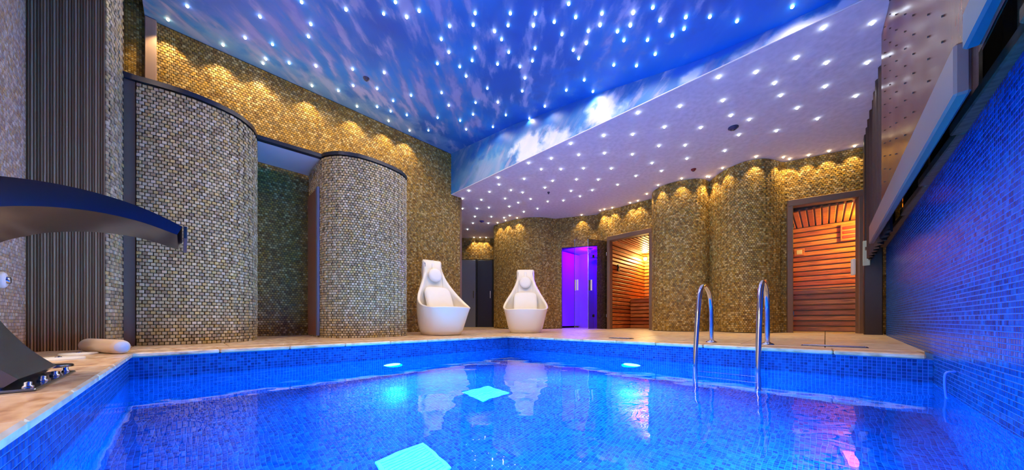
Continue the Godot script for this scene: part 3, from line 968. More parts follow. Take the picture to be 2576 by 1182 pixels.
func build_cabins() -> void:
	# sauna beside the tiled side wall, with a glowing infrared heater
	var s1 := sauna("sauna with closed glass front and red infrared heater", -0.85, 0.95, -7.2, -8.45, 2.06, -7.75)
	var hb := thing("infrared_heater", "red glowing infrared heater on the sauna rear wall", "heater", Vector3(0.33, 1.84, -8.40))
	box_part("case", hb, Vector3.ZERO, Vector3(0.26, 0.30, 0.05), M.pine[1], 0.006)
	var red := glow(Color(1.0, 0.07, 0.03), 1.3)
	red.albedo_color = Color(0.35, 0.02, 0.02)
	for i in 3:
		box_part("glow_bar", hb, Vector3(0, 0.08 - 0.08 * i, 0.03), Vector3(0.20, 0.05, 0.02), red, 0.004)
	omni(hb, Vector3(0, 0, 0.16), Color(1.0, 0.45, 0.12), 0.06, 0.1)
	var sl := thing("sauna_lamp", "unseen amber sauna lamp under the slatted ceiling, lighting the planks near the heater", "lamp", Vector3(0.62, 1.92, -7.9))  # bulb out of view behind the jamb, placed to light the planks
	lamp_bulb(sl, Color(1.0, 0.90, 0.38), 3.0, 1.5)
	var th := thing("sauna_thermometer", "small wooden thermometer on the sauna rear wall", "thermometer", Vector3(-0.36, 1.58, -8.42))
	box_part("plate", th, Vector3.ZERO, Vector3(0.15, 0.13, 0.02), M.pine[2], 0.004)
	box_part("dial", th, Vector3(0, 0, 0.012), Vector3(0.08, 0.08, 0.008), M.white, 0.003)
	glass_door("sauna_glass_door", "closed glass door of the sauna with red heater", Vector2(-0.40, -6.83), Vector2(0.37, -7.01), 2.0, M.glass)
	# second sauna, door standing open
	var s2 := sauna("sauna with open door and bright lamp beside the violet shower", -3.70, -2.2, -7.0, -9.2, 2.08, -8.25)
	var l2 := thing("sauna_lamp", "bright warm lamp in the corner of the open sauna", "lamp", Vector3(-3.55, 1.95, -8.9))
	lamp_bulb(l2, Color(1.0, 0.88, 0.52), 6.0, 1.7)
	var cb := thing("sauna_control_box", "small black control box on the open sauna side wall", "control box", Vector3(-3.668, 1.55, -7.55))
	box_part("case", cb, Vector3.ZERO, Vector3(0.03, 0.16, 0.10), M.black, 0.005)
	box_part("dial", cb, Vector3(0.02, 0.02, 0), Vector3(0.012, 0.05, 0.05), M.steel, 0.004)
	glass_door("sauna_glass_door", "open glass door of the sauna beside the violet shower", Vector2(-3.60, -6.85), Vector2(-3.80, -6.33), 2.02, M.glass_dark)
	# violet shower
	var v := thing("shower_cabin", "shower cabin glowing violet beside the open sauna", "shower")
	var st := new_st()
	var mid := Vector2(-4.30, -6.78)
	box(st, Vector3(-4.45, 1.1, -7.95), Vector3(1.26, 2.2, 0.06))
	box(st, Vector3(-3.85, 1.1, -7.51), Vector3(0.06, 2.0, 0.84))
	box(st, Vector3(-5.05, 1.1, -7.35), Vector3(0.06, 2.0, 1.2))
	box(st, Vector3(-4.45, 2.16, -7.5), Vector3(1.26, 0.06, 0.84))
	part("lining", st, mat(Color(0.66, 0.36, 0.95), 0.3, 0.0, 0.3), v)  # lining coloured violet to deepen the lamp's violet light
	st = new_st()
	tube(st, PackedVector3Array([Vector3(-4.45, 1.1, -7.88), Vector3(-4.45, 1.95, -7.88)]), 0.012)
	part("riser_pipe", st, M.steel, v)
	st = new_st()
	lathe(st, PackedVector2Array([Vector2(0, 0), Vector2(0.1, 0), Vector2(0.1, 0.02), Vector2(0, 0.03)]), Vector3(-4.45, 1.93, -7.72), 20)
	part("rain_head", st, M.steel, v)
	var vl := thing("shower_lamp", "violet lamp in the ceiling of the glowing shower", "lamp", Vector3(-4.4, 2.05, -7.4))
	lamp_bulb(vl, Color(0.45, 0.0, 1.0), 3.0, 2.6)
	glass_door("shower_glass_door", "open clear glass door of the violet shower", Vector2(-3.91, -6.78), Vector2(-3.99, -6.08), 2.0, M.glass)

func lamp_bulb(t: Node3D, c: Color, e: float, light: float) -> void:
	var st := new_st()
	lathe(st, PackedVector2Array([Vector2(0, -0.05), Vector2(0.035, -0.04), Vector2(0.05, -0.01), Vector2(0.045, 0.03), Vector2(0, 0.045)]), Vector3.ZERO, 16)
	part("bulb", st, glow(c, e), t)
	st = new_st()
	lathe(st, PackedVector2Array([Vector2(0, 0.03), Vector2(0.055, 0.035), Vector2(0.055, 0.07), Vector2(0, 0.07)]), Vector3.ZERO, 16)
	part("base", st, M.white, t)
	omni(t, Vector3(0, -0.005, 0), c, light, 0.04)

func build_right_side() -> void:
	var wr := structure("wall_right", "side wall of small cobalt blue mosaic tiles rising out of the pool")
	var line := PackedVector2Array([Vector2(right_x(3.6), 3.6), Vector2(right_x(-6.42), -6.42)])
	var st := new_st()
	wall_strip(st, line, POOL_BOTTOM, 1.2, 0.2)
	part("wall_core", st, M.pool_grout, wr)
	var p := 0.0235
	tile_wall(wr, PackedVector2Array([Vector2(right_x(PZ1), PZ1), Vector2(right_x(PZ0), PZ0)]), POOL_BOTTOM, 0.0, p, p, 0.0036, 0.0025, "glass", 0.0, 0)
	tile_wall(wr, PackedVector2Array([Vector2(right_x(PZ1), PZ1), Vector2(right_x(-6.42), -6.42)]), 0.0, 1.2, p, p, 0.0036, 0.0025, "glass", 0.0, 300)
	var sill := structure("trim_4", "grey brown stone ledge on top of the blue tiled wall")
	var a := -6.42
	while a < 1.0:
		var zc := a + 0.45
		box_part("ledge_stone", sill, Vector3(right_x(zc) + 0.05, 1.228, zc), Vector3(0.18, 0.055, 0.896), M.sill, 0.006, Basis(Vector3.UP, 0.0145))
		a += 0.9
	# window above the ledge
	var wi := structure("window_1", "dark window strip above the tiled wall")
	box_part("pane", wi, Vector3(0.625, 2.05, -2.7), Vector3(0.006, 1.6, 7.6), M.glass)
	box_part("backing", wi, Vector3(0.80, 2.0, -2.0), Vector3(0.04, 2.0, 10.0), M.night)
	for z in [-6.35, -5.2, -4.05, -2.9, -1.75, -0.6, 0.55]:
		box_part("mullion", wi, Vector3(0.61, 2.05, z), Vector3(0.06, 1.62, 0.07), M.frame, 0.005)
	box_part("frame_bar", wi, Vector3(0.61, 1.28, -2.7), Vector3(0.07, 0.05, 7.6), M.frame, 0.005)
	var up := structure("wall_right_upper")
	box_part("plaster_face", up, Vector3(0.78, 2.9, -1.5), Vector3(0.25, 0.5, 10.2), M.frame)
	box_part("plaster_face", up, Vector3(0.72, 1.9, 2.4), Vector3(0.2, 3.2, 2.6), M.plaster)
	var pier := structure("wall_pier", "brownish stone pier beside the window")
	box_part("stone_face", pier, Vector3(0.59, 2.05, -2.05), Vector3(0.16, 1.6, 0.24), M.sill, 0.01)
	# dark post and curtain at the far end
	var post := structure("wall_post", "dark timber post between the sauna and the tiled wall")
	box_part("timber", post, Vector3(0.47, 1.42, -6.62), Vector3(0.17, 2.76, 0.16), M.dark_wood, 0.008)
	var sw := thing("switch_plate", "pale upright switch plate on the dark timber post", "switch", Vector3(0.405, 1.16, -6.52))
	box_part("plate", sw, Vector3.ZERO, Vector3(0.07, 0.34, 0.03), mat(Color(0.62, 0.66, 0.58), 0.4), 0.005)
	box_part("button", sw, Vector3(0, 0.06, 0.018), Vector3(0.03, 0.05, 0.012), M.steel, 0.003)
	var cu := thing("curtain", "dark brown gathered curtain hanging by the timber post", "curtain")
	st = new_st()
	st.set_smooth_group(1)
	var n := 90
	for i in n:
		var q := []
		for k in [i, i + 1]:
			var z := lerpf(-6.48, -4.42, float(k) / n)
			var x := 0.42 + 0.022 * sin(k * 0.62) + 0.008 * sin(k * 1.7)
			q.append(Vector2(x, z))
		quad(st, Vector3(q[0].x, 1.06, q[0].y), Vector3(q[1].x, 1.06, q[1].y), Vector3(q[1].x - 0.01, 2.79, q[1].y), Vector3(q[0].x - 0.01, 2.79, q[0].y))
		quad(st, Vector3(q[1].x + 0.006, 1.06, q[1].y), Vector3(q[0].x + 0.006, 1.06, q[0].y), Vector3(q[0].x - 0.004, 2.79, q[0].y), Vector3(q[1].x - 0.004, 2.79, q[1].y))
	part("cloth", st, M.curtain, cu)
	st = new_st()
	tube(st, PackedVector3Array([Vector3(0.41, 2.775, -6.5), Vector3(0.41, 2.775, -4.4)]), 0.012, 10)
	part("rod", st, M.dark_steel, cu)
	# blinds
	for k in [[-4.36, -1.96, 1.06, "long glossy brown blind with rows of punched holes above the tiled wall", -5.1, 0.19], [-1.86, 0.6, 1.13, "shorter blind beside the stone pier, a blue reflection painted into its teal bottom rail", -1.86, 0.13]]:
		var t := thing("window_blind", k[3], "blind", Vector3.ZERO, 0.0, "window blinds")
		st = new_st()
		st.set_smooth_group(1)
		var zn := 60
		for i in zn:
			var q := []
			for j in [i, i + 1]:
				var z := lerpf(k[0], k[1], float(j) / zn)
				q.append(Vector2(0.365 + 0.004 * sin(z * 9.0), z))
			for f in [0.0, 0.006]:
				quad(st, Vector3(q[0].x + f, k[2], q[0].y), Vector3(q[1].x + f, k[2], q[1].y), Vector3(q[1].x + f, 2.79, q[1].y), Vector3(q[0].x + f, 2.79, q[0].y))
		part("fabric", st, M.blind, t)
		box_part("bottom_rail", t, Vector3(0.355, k[2] + 0.085, (k[4] + k[1]) / 2), Vector3(0.04, k[5], k[1] - k[4]), M.blind_rail if k[5] > 0.15 else mat(Color(0.17, 0.30, 0.36), 0.45, 0.0, 0.2), 0.008)  # teal of the shorter rail is a blue reflection put into its colour
		if k[5] > 0.15:
			var z: float = k[0] + 0.18
			while z < k[1] - 0.1:
				var y := 1.42
				while y < 2.75:
					var s := new_st()
					lathe(s, PackedVector2Array([Vector2(0, 0.002), Vector2(0.005, 0.002), Vector2(0.005, -0.004)]), Vector3(0.3605 + 0.004 * sin(z * 9.0), y, z), 8, Basis(Vector3(0, 0, 1), PI / 2))
					part("eyelet", s, M.black, t)
					y += 0.11
				z += 0.32

# ---------------------------------------------------------------- objects
func lounger(label: String, at: Vector3, facing: Vector2) -> Node3D:
	var t := thing("ceramic_lounger", label, "lounger", at, atan2(facing.x, facing.y), "ceramic loungers")
	# half of the rim, from front centre to top centre: x, y, z (front is +z)
	var half := [Vector3(0, 0.43, 0.42), Vector3(0.20, 0.425, 0.41), Vector3(0.335, 0.42, 0.34), Vector3(0.415, 0.455, 0.18), Vector3(0.415, 0.53, 0.03), Vector3(0.36, 0.65, -0.10), Vector3(0.285, 0.78, -0.19), Vector3(0.22, 0.91, -0.26), Vector3(0.18, 1.04, -0.31), Vector3(0.168, 1.14, -0.34), Vector3(0.178, 1.225, -0.365), Vector3(0.165, 1.245, -0.372), Vector3(0.0, 1.247, -0.376)]
	var h := curve(half, 44)
	var rim := []
	for p in h: rim.append(p)
	for i in range(h.size() - 2, 0, -1): rim.append(Vector3(-h[i].x, h[i].y, h[i].z))
	var n := rim.size()
	var rows := []
	var prof := 26
	for i in n:
		var p: Vector3 = rim[i]
		var u := float(i) / n
		var ang := 0.0
		# base angle from the share of the way round
		var k := (i if i <= 44 else n - i) / 44.0
		ang = k * PI
		var sgn := 1.0 if i <= 44 else -1.0
		var b := Vector3(sgn * 0.30 * pow(absf(sin(ang)), 0.8), 0.0, 0.33 * signf(cos(ang)) * pow(absf(cos(ang)), 0.8) - 0.01)
		var bulge := Vector3(sgn * 0.425 * pow(absf(sin(ang)), 0.75), 0.40, 0.43 * signf(cos(ang)) * pow(absf(cos(ang)), 0.75) - 0.01)
		if cos(ang) < 0:
			bulge.y = 0.42
			bulge.z *= 0.98
		var col := []
		col.append(Vector3(0, 0, 0))
		col.append(b * 0.96)
		# outside, from base over the belly to the rim
		for j in 10:
			var f := (j + 1) / 10.0
			var q1 := b.lerp(bulge, f)
			var q2 := bulge.lerp(p, f)
			var q := q1.lerp(q2, f)
			q.y = maxf(q.y, 0.012 * f)
			col.append(q)
		# over the rim
		var mid := Vector3(p.x * 0.25, 0.37, maxf(p.z, -0.10) * 0.35 + 0.05)
		var inward := (mid - p).normalized()
		var hold := smoothstep(0.0, 0.25, absf(p.x)) if p.z > 0.2 else 1.0
		var inn := p + Vector3(inward.x, 0.0, inward.z).normalized() * 0.045
		if p.z < -0.3 and absf(p.x) < 0.19:
			inn = p + Vector3(-p.x * 0.2, -0.012, 0.05)
		col.append(p + Vector3(inward.x * 0.012, 0.010, inward.z * 0.012))
		col.append((p + inn) / 2 + Vector3(0, 0.010, 0))
		col.append(inn + Vector3(0, -0.004, 0))
		# inside, down to the seat
		var back := clampf((p.y - 0.45) / 0.8, 0, 1)
		var toe := Vector3(p.x * 0.72, 0.375 if p.z > 0.2 else 0.36, clampf(p.z * 0.80, -0.13, 0.34))
		if p.z > 0.3: toe = Vector3(p.x * 0.9, 0.40, p.z * 0.86)
		for j in 7:
			var f := (j + 1) / 7.0
			var q := inn.lerp(toe, f)
			var sag := sin(f * PI) * 0.05 * (1.0 - back * 0.4)
			q += Vector3(p.x * 0.10 * sin(f * PI), -sag * (0.4 if p.z > 0.2 else 0.8), -0.02 * sin(f * PI) * (1.0 if p.z < 0 else 0.0))
			col.append(q)
		col.append(toe.lerp(Vector3(0, 0.365, 0.10), 0.5))
		col.append(Vector3(0, 0.365, 0.10))
		rows.append(col)
	var st := new_st()
	st.set_smooth_group(1)
	for i in n:
		var a: Array = rows[i]
		var b: Array = rows[(i + 1) % n]
		for j in a.size() - 1:
			if (a[j] as Vector3).distance_to(b[j]) > 1e-5: tri(st, a[j], b[j], b[j + 1])
			if (a[j + 1] as Vector3).distance_to(b[j + 1]) > 1e-5: tri(st, a[j], b[j + 1], a[j + 1])
	part("shell", st, M.ceramic, t)
	# head pillow: a thick round disc lying on the neck
	st = new_st()
	var tilt := Basis(Vector3.RIGHT, deg_to_rad(90 - 14))
	lathe(st, PackedVector2Array([Vector2(0, -0.03), Vector2(0.10, -0.03), Vector2(0.118, -0.015), Vector2(0.120, 0.01), Vector2(0.108, 0.03), Vector2(0.08, 0.038), Vector2(0, 0.042)]), Vector3(0, 0.985, -0.235), 32, tilt)
	part("head_pillow", st, M.cushion, t)
	st = new_st()
	box(st, Vector3(0, 1.17, -0.318), Vector3(0.05, 0.17, 0.012), 0.004, Basis(Vector3.RIGHT, deg_to_rad(-16)))
	part("pillow_strap", st, M.cushion, t)
	# back cushion: rounded panel
	st = new_st()
	st.set_smooth_group(1)
	var tb := Basis(Vector3.RIGHT, deg_to_rad(-28))
	var outline := []
	for i in 48:
		var an := TAU * i / 48
		var ca := cos(an)
		var sa := sin(an)
		var e := 0.45 if sa > 0 else 0.28
		outline.append(Vector2(0.225 * signf(ca) * pow(absf(ca), e), 0.215 * signf(sa) * pow(absf(sa), e)))
	var lv := [[1.0, -0.03], [1.0, 0.016], [0.94, 0.032], [0.8, 0.04], [0.0, 0.046]]
	for l in lv.size() - 1:
		for i in 48:
			var p0: Vector2 = outline[i]
			var p1: Vector2 = outline[(i + 1) % 48]
			var f := func(p: Vector2, r: Array) -> Vector3: return Vector3(0, 0.585, -0.085) + tb * Vector3(p.x * r[0], p.y * r[0], r[1])
			quad(st, f.call(p0, lv[l]), f.call(p1, lv[l]), f.call(p1, lv[l + 1]), f.call(p0, lv[l + 1]))
	part("back_cushion", st, M.cushion, t)
	return t

func build_objects() -> void:
	lounger("white ceramic lounger beside the mosaic partition, turned sideways", Vector3(-4.46, 0.018, -2.93), Vector2(1.0, 0.12))
	lounger("white ceramic lounger standing before the mosaic pillar, facing the pool", Vector3(-4.10, 0.018, -4.57), Vector2(0.67, 0.742))
	# ladder
	var lad := thing("pool_ladder", "polished steel pool ladder with two arched handrails", "ladder")
	for x in [-0.87, -0.40]:
		var st := new_st()
		tube(st, curve([Vector3(x, 0.0, -3.95), Vector3(x, 0.2, -3.94), Vector3(x, 0.40, -3.92), Vector3(x, 0.515, -3.86), Vector3(x, 0.575, -3.74), Vector3(x, 0.585, -3.62), Vector3(x, 0.52, -3.52), Vector3(x, 0.35, -3.45), Vector3(x, 0.0, -3.37), Vector3(x, -0.25, -3.34), Vector3(x, -0.6, -3.36), Vector3(x, -1.05, -3.40)], 70), 0.021, 16)
		part("handrail", st, M.steel, lad)
		st = new_st()
		lathe(st, PackedVector2Array([Vector2(0.055, 0.0), Vector2(0.052, 0.012), Vector2(0.03, 0.022), Vector2(0.022, 0.03)]), Vector3(x, 0.001, -3.95), 20)
		part("foot_flange", st, M.steel, lad)
	for y in [-0.45, -0.72, -0.99]:
		box_part("tread", lad, Vector3(-0.635, y, -3.375), Vector3(0.46, 0.03, 0.075), M.steel, 0.006)
	# overflow drain covers and marks on the deck
	for k in [[0.05, -4.02, 0.42, "long flat drain cover in the deck beside the ladder"], [-1.9, -3.98, 0.30, "short flat drain cover in the deck behind the pool lamp"]]:
		var t := thing("drain_cover", k[3], "drain", Vector3(k[0], 0.009, k[1]))
		box_part("frame", t, Vector3.ZERO, Vector3(k[2], 0.008, 0.10), M.dark_steel, 0.002)
		for i in 5:
			box_part("slot_bar", t, Vector3(0, 0.005, -0.036 + 0.018 * i), Vector3(k[2] - 0.03, 0.006, 0.009), M.steel, 0.001)
	# fountain
	cascade()
	# deck lids near the fountain
	for k in [[-3.27, 0.52, 0.10, "larger white round lid set in the deck near the bolster"], [-3.66, 0.50, 0.085, "smaller white round lid set in the deck near the bolster"], [-2.75, 0.46, 0.07, "dark round lid set in the deck beside the fountain foot"]]:
		var t := thing("deck_lid", k[3], "lid", Vector3(k[0], 0.002, k[1]))
		var st := new_st()
		lathe(st, PackedVector2Array([Vector2(k[2], 0), Vector2(k[2], 0.008), Vector2(k[2] * 0.94, 0.012), Vector2(0, 0.013)]), Vector3.ZERO, 28)
		part("cover", st, M.white if k[2] > 0.08 else M.dark_steel, t)
		st = new_st()
		lathe(st, PackedVector2Array([Vector2(0, 0.013), Vector2(0.014, 0.013), Vector2(0.012, 0.018), Vector2(0, 0.018)]), Vector3.ZERO, 12)
		part("finger_grip", st, M.steel, t)
	# bolster
	var a := Vector3(-3.96, 0.052, 0.50)
	var b := Vector3(-3.50, 0.052, 0.30)
	var d := (b - a).normalized()
	var bo := thing("bolster", "pale beige cylindrical bolster lying at the pool corner", "bolster", a)
	var st := new_st()
	var l := a.distance_to(b)
	lathe(st, PackedVector2Array([Vector2(0, 0), Vector2(0.04, 0.0), Vector2(0.049, 0.012), Vector2(0.05, 0.05), Vector2(0.05, l - 0.03), Vector2(0.047, l - 0.008), Vector2(0.036, l)]), Vector3.ZERO, 28, Basis(Quaternion(Vector3.UP, d)))
	part("roll", st, M.towel, bo)
	st = new_st()
	lathe(st, PackedVector2Array([Vector2(0.037, l - 0.002), Vector2(0.034, l + 0.003), Vector2(0, l + 0.005)]), Vector3.ZERO, 28, Basis(Quaternion(Vector3.UP, d)))
	part("end_cap", st, mat(Color(0.72, 0.72, 0.76), 0.7), bo)
	# knob on the near wall
	var kn := thing("wall_button", "round white push button on the rose mosaic wall", "button", Vector3(-3.63, 0.485, 0.785))
	st = new_st()
	lathe(st, PackedVector2Array([Vector2(0.05, 0), Vector2(0.05, 0.012), Vector2(0.04, 0.02), Vector2(0, 0.024)]), Vector3.ZERO, 24, Basis(Vector3.RIGHT, -PI / 2))
	part("plate", st, M.white, kn)
	st = new_st()
	lathe(st, PackedVector2Array([Vector2(0.022, 0.018), Vector2(0.02, 0.034), Vector2(0, 0.036)]), Vector3.ZERO, 20, Basis(Vector3.RIGHT, -PI / 2))
	part("push_knob", st, M.steel, kn)
	# small pipe on the tiled wall at the water line
	var pp := thing("wall_hook", "small bent blue pipe on the tiled wall at the water line", "pipe", Vector3(right_x(-3.0), 0, -3.0))
	st = new_st()
	tube(st, curve([Vector3(0, -0.05, 0), Vector3(-0.035, -0.06, 0), Vector3(-0.04, -0.12, 0), Vector3(-0.035, -0.20, 0), Vector3(-0.03, -0.26, 0)], 20), 0.006, 8)
	part("pipe", st, mat(Color(0.25, 0.45, 0.85), 0.3), pp)

func cascade() -> void:
	var t := thing("water_cascade", "dark polished steel arched water spout over the pool edge", "fountain", Vector3(-2.12, 0.0, 0.0))
	# side profile (z, y) of the blade's middle line and its thickness
	var line := curve([Vector3(0, 0.02, 0.40), Vector3(0, 0.10, 0.47), Vector3(0, 0.22, 0.545), Vector3(0, 0.34, 0.595), Vector3(0, 0.46, 0.60), Vector3(0, 0.565, 0.56), Vector3(0, 0.632, 0.46), Vector3(0, 0.662, 0.34), Vector3(0, 0.665, 0.22), Vector3(0, 0.645, 0.11), Vector3(0, 0.606, 0.01)], 60)
	var w := 0.23
	var st := new_st()
	st.set_smooth_group(2)
	var ring := func(i: int) -> Array:
		var p := line[i]
		var d := (line[mini(i + 1, 60)] - line[maxi(i - 1, 0)]).normalized()
		var n := Vector3(0, -d.z, d.y)
		if n.y < 0 and p.y > 0.6: n = -n
		n = Vector3(1, 0, 0).cross(d)
		var th := lerpf(0.030, 0.052, smoothstep(0, 30, i)) * (1.0 if i < 36 else lerpf(1.0, 0.38, (i - 36) / 24.0))
		var ww := w * (1.0 - 0.12 * smoothstep(30, 60, i))
		return [p + Vector3(-ww, 0, 0) + n * th, p + Vector3(ww, 0, 0) + n * th, p + Vector3(ww, 0, 0) - n * th, p + Vector3(-ww, 0, 0) - n * th]
	for i in 60:
		var a: Array = ring.call(i)
		var b: Array = ring.call(i + 1)
		for k in 4:
			st.set_smooth_group(2 + k)
			quad(st, a[k], a[(k + 1) % 4], b[(k + 1) % 4], b[k])
	var e: Array = ring.call(60)
	var s: Array = ring.call(0)
	st.set_smooth_group(-1)
	quad(st, e[0], e[1], e[2], e[3])
	quad(st, s[3], s[2], s[1], s[0])
	part("spout_blade", st, M.dark_steel, t)
	box_part("outlet_lip", t, Vector3(0, 0.602, -0.006), Vector3(w * 1.78, 0.05, 0.012), M.rim, 0.002)
	box_part("base_plate", t, Vector3(0, 0.006, 0.42), Vector3(0.56, 0.012, 0.17), M.dark_steel, 0.004)
	for x in [-0.24, -0.08, 0.08, 0.24]:
		var q := new_st()
		lathe(q, PackedVector2Array([Vector2(0.013, 0), Vector2(0.013, 0.006), Vector2(0.009, 0.008), Vector2(0.009, 0.018), Vector2(0, 0.021)]), Vector3(x, 0.012, 0.358), 12)
		part("bolt", q, M.steel, t)

# ---------------------------------------------------------------- lights in the ceilings
func build_stars() -> void:
	var ball := SphereMesh.new()
	ball.radius = 0.0135
	ball.height = 0.024
	ball.radial_segments = 10
	ball.rings = 4
	var star := glow(Color(0.90, 0.96, 1.0), 14.0)
	var warm := glow(Color(1.0, 0.90, 0.70), 14.0)
	var sky := [[-4.84, -0.03], [-4.38, -0.58], [-4.90, -0.51], [-4.76, -0.75], [-5.14, -0.74], [-4.98, -0.96], [-4.76, -1.21], [-4.05, -0.98], [-4.27, -1.01], [-3.81, -0.84], [-3.53, -1.17], [-3.25, -1.44], [-3.01, -1.45], [-3.09, -1.61], [-2.91, -1.65], [-2.82, -1.95], [-3.05, -2.00], [-3.15, -2.17], [-3.44, -2.20], [-4.43, -1.55], [-4.16, -1.85], [-5.08, -1.58], [-4.78, -1.68], [-4.57, -1.93], [-4.32, -2.32], [-4.66, -2.21], [-5.02, -2.12], [-4.96, -2.31], [-4.85, -2.53], [-4.99, -3.01], [-3.91, -2.57], [-4.08, -2.81], [-4.51, -2.89], [-2.47, -2.01], [-2.19, -2.22], [-1.99, -2.36], [-1.67, -2.45], [-1.70, -2.61], [-1.90, -2.54], [-2.60, -2.09], [-2.31, -2.31], [-2.10, -2.46], [-2.48, -2.28], [-2.50, -2.40], [-1.93, -2.71], [-1.69, -2.82], [-1.79, -2.95], [-1.96, -2.96], [-1.98, -3.10], [-2.84, -2.31], [-2.57, -2.58], [-2.29, -2.71], [-3.03, -2.42], [-2.82, -2.64], [-3.25, -2.40], [-2.63, -2.83], [-2.44, -2.84], [-3.33, -2.56], [-2.72, -3.02], [-2.13, -3.46], [-3.29, -2.89], [-2.93, -3.20], [-2.43, -3.51], [-2.16, -3.72], [-3.70, -3.02], [-3.41, -3.20], [-2.90, -3.65], [-3.97, -3.19], [-3.56, -3.51], [-3.31, -3.78], [-4.28, -3.17], [-4.42, -3.40], [-3.99, -3.63], [-1.48, -2.71], [-1.25, -2.86], [-1.09, -2.90], [-1.09, -3.07], [-0.90, -3.17], [-0.74, -3.30], [-0.57, -3.50], [-0.20, -3.63], [-1.56, -2.82], [-1.33, -2.98], [-1.46, -2.98], [-1.46, -3.12], [-1.27, -3.24], [-0.95, -3.29], [-1.06, -3.31], [-1.28, -3.47], [-1.71, -3.40], [-1.51, -3.54]]
	for k in sky:
		var y := ceiling_y(k[0])
		var o := single("star_light", ball, star, "tiny white star light in the painted sky ceiling", "star light", Vector3(k[0], y - 0.008, k[1]), "star lights of the painted sky ceiling")
		beam(o, Color(1.0, 0.91, 0.76), 0.10)
	var low := [[-0.01, -3.91], [-0.20, -4.17], [0.01, -4.46], [0.29, -4.14], [0.30, -4.74], [-0.51, -4.12], [-0.39, -4.45], [-0.80, -3.93], [-0.36, -4.74], [-0.00, -4.90], [0.25, -5.35], [-0.24, -5.16], [-0.07, -5.61], [-0.85, -4.38], [-0.84, -4.77], [-0.69, -5.03], [-0.85, -5.34], [-0.47, -5.58], [-1.65, -3.91], [-1.24, -4.14], [-1.52, -4.44], [-1.18, -4.79], [-1.89, -4.31], [-2.19, -4.06], [-2.63, -3.91], [-1.74, -4.86], [-1.46, -5.11], [-1.08, -5.69], [-2.72, -4.26], [-2.41, -4.49], [-2.12, -4.82], [-1.56, -5.55], [-3.44, -3.91], [-3.09, -4.05], [-3.43, -4.22], [-3.19, -4.45], [-2.90, -4.69], [-2.57, -5.02], [-4.18, -3.93], [-3.88, -4.29], [-4.38, -4.14], [-3.56, -4.71], [-3.22, -4.97], [-2.94, -5.25], [-2.39, -5.58], [-2.01, -5.31], [-2.00, -5.70], [-5.01, -3.92], [-4.76, -4.24], [-4.40, -4.48], [-4.31, -4.72], [-3.85, -4.85], [-3.58, -5.33], [-3.26, -5.59], [-2.79, -5.70], [-5.43, -4.08], [-5.20, -4.40], [-4.79, -4.70], [-4.42, -5.09], [-4.75, -5.06], [-4.25, -5.45], [-3.98, -5.64], [-3.60, -5.69], [-5.91, -4.44], [-5.67, -4.67], [-5.43, -4.82], [-5.05, -5.09], [-5.05, -5.57], [-4.69, -5.64], [-6.14, -4.99], [-5.86, -5.28], [-5.69, -5.55], [-5.48, -5.54], [-6.57, -4.87], [-6.59, -5.29], [-6.30, -5.57], [-7.14, -5.54]]
	for k in low:
		var o := single("star_light", ball, star, "tiny white star light in the pale lower ceiling", "star light", Vector3(k[0], LOW_Y - 0.008, k[1]), "star lights of the lower ceiling")
		beam(o, Color(1.0, 0.92, 0.82), 0.04)
	# wall-washing downlights close to the mosaic walls
	var wash := func(p: Vector3, aim: Vector3, c: Color, e: float, label: String, group: String) -> void:
		var o := single("downlight", ball, warm, label, "downlight", p, group)
		var l := SpotLight3D.new()
		l.name = "downlight_beam"
		l.light_color = c
		l.light_energy = e
		l.light_size = 0.01
		l.spot_angle = 42.0
		l.spot_angle_attenuation = 0.5
		l.spot_range = 6.0
		l.shadow_enabled = true
		o.add_child(l)
		l.look_at_from_position(p + Vector3(0, -0.002, 0), p + aim, Vector3(0.3, 0.02, 0.2))
	var back := [[-2.21, -6.39], [-1.89, -6.39], [-1.60, -6.55], [-1.47, -6.52], [-1.17, -6.39], [-0.84, -6.41], [-0.57, -6.60], [-0.44, -6.85], [-0.21, -6.86], [0.03, -6.85], [0.31, -6.86], [-2.51, -6.55], [-2.85, -6.85], [-3.02, -6.85], [-4.06, -6.42], [-3.80, -6.46], [-3.61, -6.72], [-3.44, -6.77], [-6.11, -5.82], [-5.83, -5.90], [-5.54, -5.96], [-7.91, -6.42], [-7.67, -6.45], [-7.40, -6.45]]
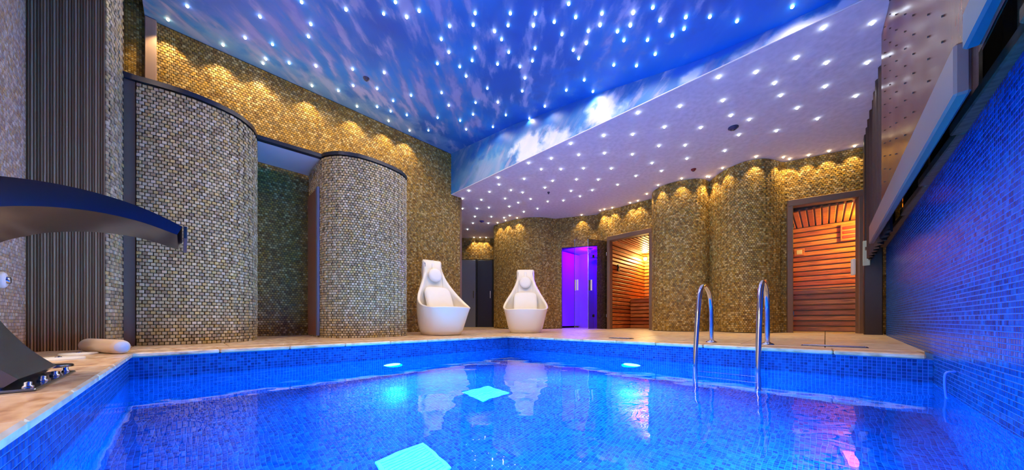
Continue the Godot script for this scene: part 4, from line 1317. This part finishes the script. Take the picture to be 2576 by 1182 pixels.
	for k in back:
		var best := 99.0
		var at := Vector2.ZERO
		var nrm := Vector2.ZERO
		for c in back_lines:
			for i in c.size() - 1:
				var q := Geometry2D.get_closest_point_to_segment(Vector2(k[0], k[1]), c[i], c[i + 1])
				if q.distance_to(Vector2(k[0], k[1])) < best:
					best = q.distance_to(Vector2(k[0], k[1]))
					at = q
					nrm = Vector2((c[i + 1] - c[i]).y, -(c[i + 1] - c[i]).x).normalized()
		wash.call(Vector3(at.x + nrm.x * 0.11, LOW_Y - 0.008, at.y + nrm.y * 0.11), Vector3(-nrm.x * 0.06, -1, -nrm.y * 0.06), Color(1.0, 0.86, 0.60), 0.42, "small warm downlight along the undulating back wall", "downlights of the back wall")
	for z in [0.12, -0.34, -0.73, -1.29, -1.91, -2.42, -2.80]:
		wash.call(Vector3(WALL_X + 0.17, ceiling_y(WALL_X + 0.17) - 0.008, z), Vector3(-0.08, -1, 0), Color(1.0, 0.87, 0.62), 0.8, "small warm downlight along the wall above the rounded partitions", "downlights of the mosaic wall")
	# ceiling fittings
	for k in [[-0.87, LOW_Y, -5.09, Color(0.16, 0.17, 0.30), "flat blue grey disc detector on the lower ceiling"], [-1.59, LOW_Y, -6.02, Color(0.45, 0.03, 0.04), "small red alarm sounder on the lower ceiling"], [-3.94, LOW_Y, -5.08, Color(0.2, 0.18, 0.3), "tiny dark sensor on the lower ceiling"], [-6.3, LOW_Y, -5.35, Color(0.25, 0.2, 0.5), "purple tinted dome camera on the ceiling by the corridor"], [-4.47, ceiling_y(-4.47), -1.74, Color(0.25, 0.22, 0.32), "small dark speaker on the painted sky ceiling"]]:
		var t := thing("ceiling_detector", k[4], "detector", Vector3(k[0], k[1], k[2]))
		var r := 0.06 if k[4].begins_with("flat") or k[4].begins_with("purple") else 0.04
		if k[4].begins_with("tiny"): r = 0.025
		var st := new_st()
		lathe(st, PackedVector2Array([Vector2(0, -0.034), Vector2(r * 0.6, -0.032), Vector2(r * 0.75, -0.016), Vector2(r, -0.012), Vector2(r, 0.002)]), Vector3.ZERO, 20)
		part("body", st, mat(k[3], 0.4), t)
		st = new_st()
		lathe(st, PackedVector2Array([Vector2(0, -0.042), Vector2(r * 0.25, -0.04), Vector2(r * 0.3, -0.03)]), Vector3.ZERO, 12)
		part("sensor", st, M.dark_steel, t)
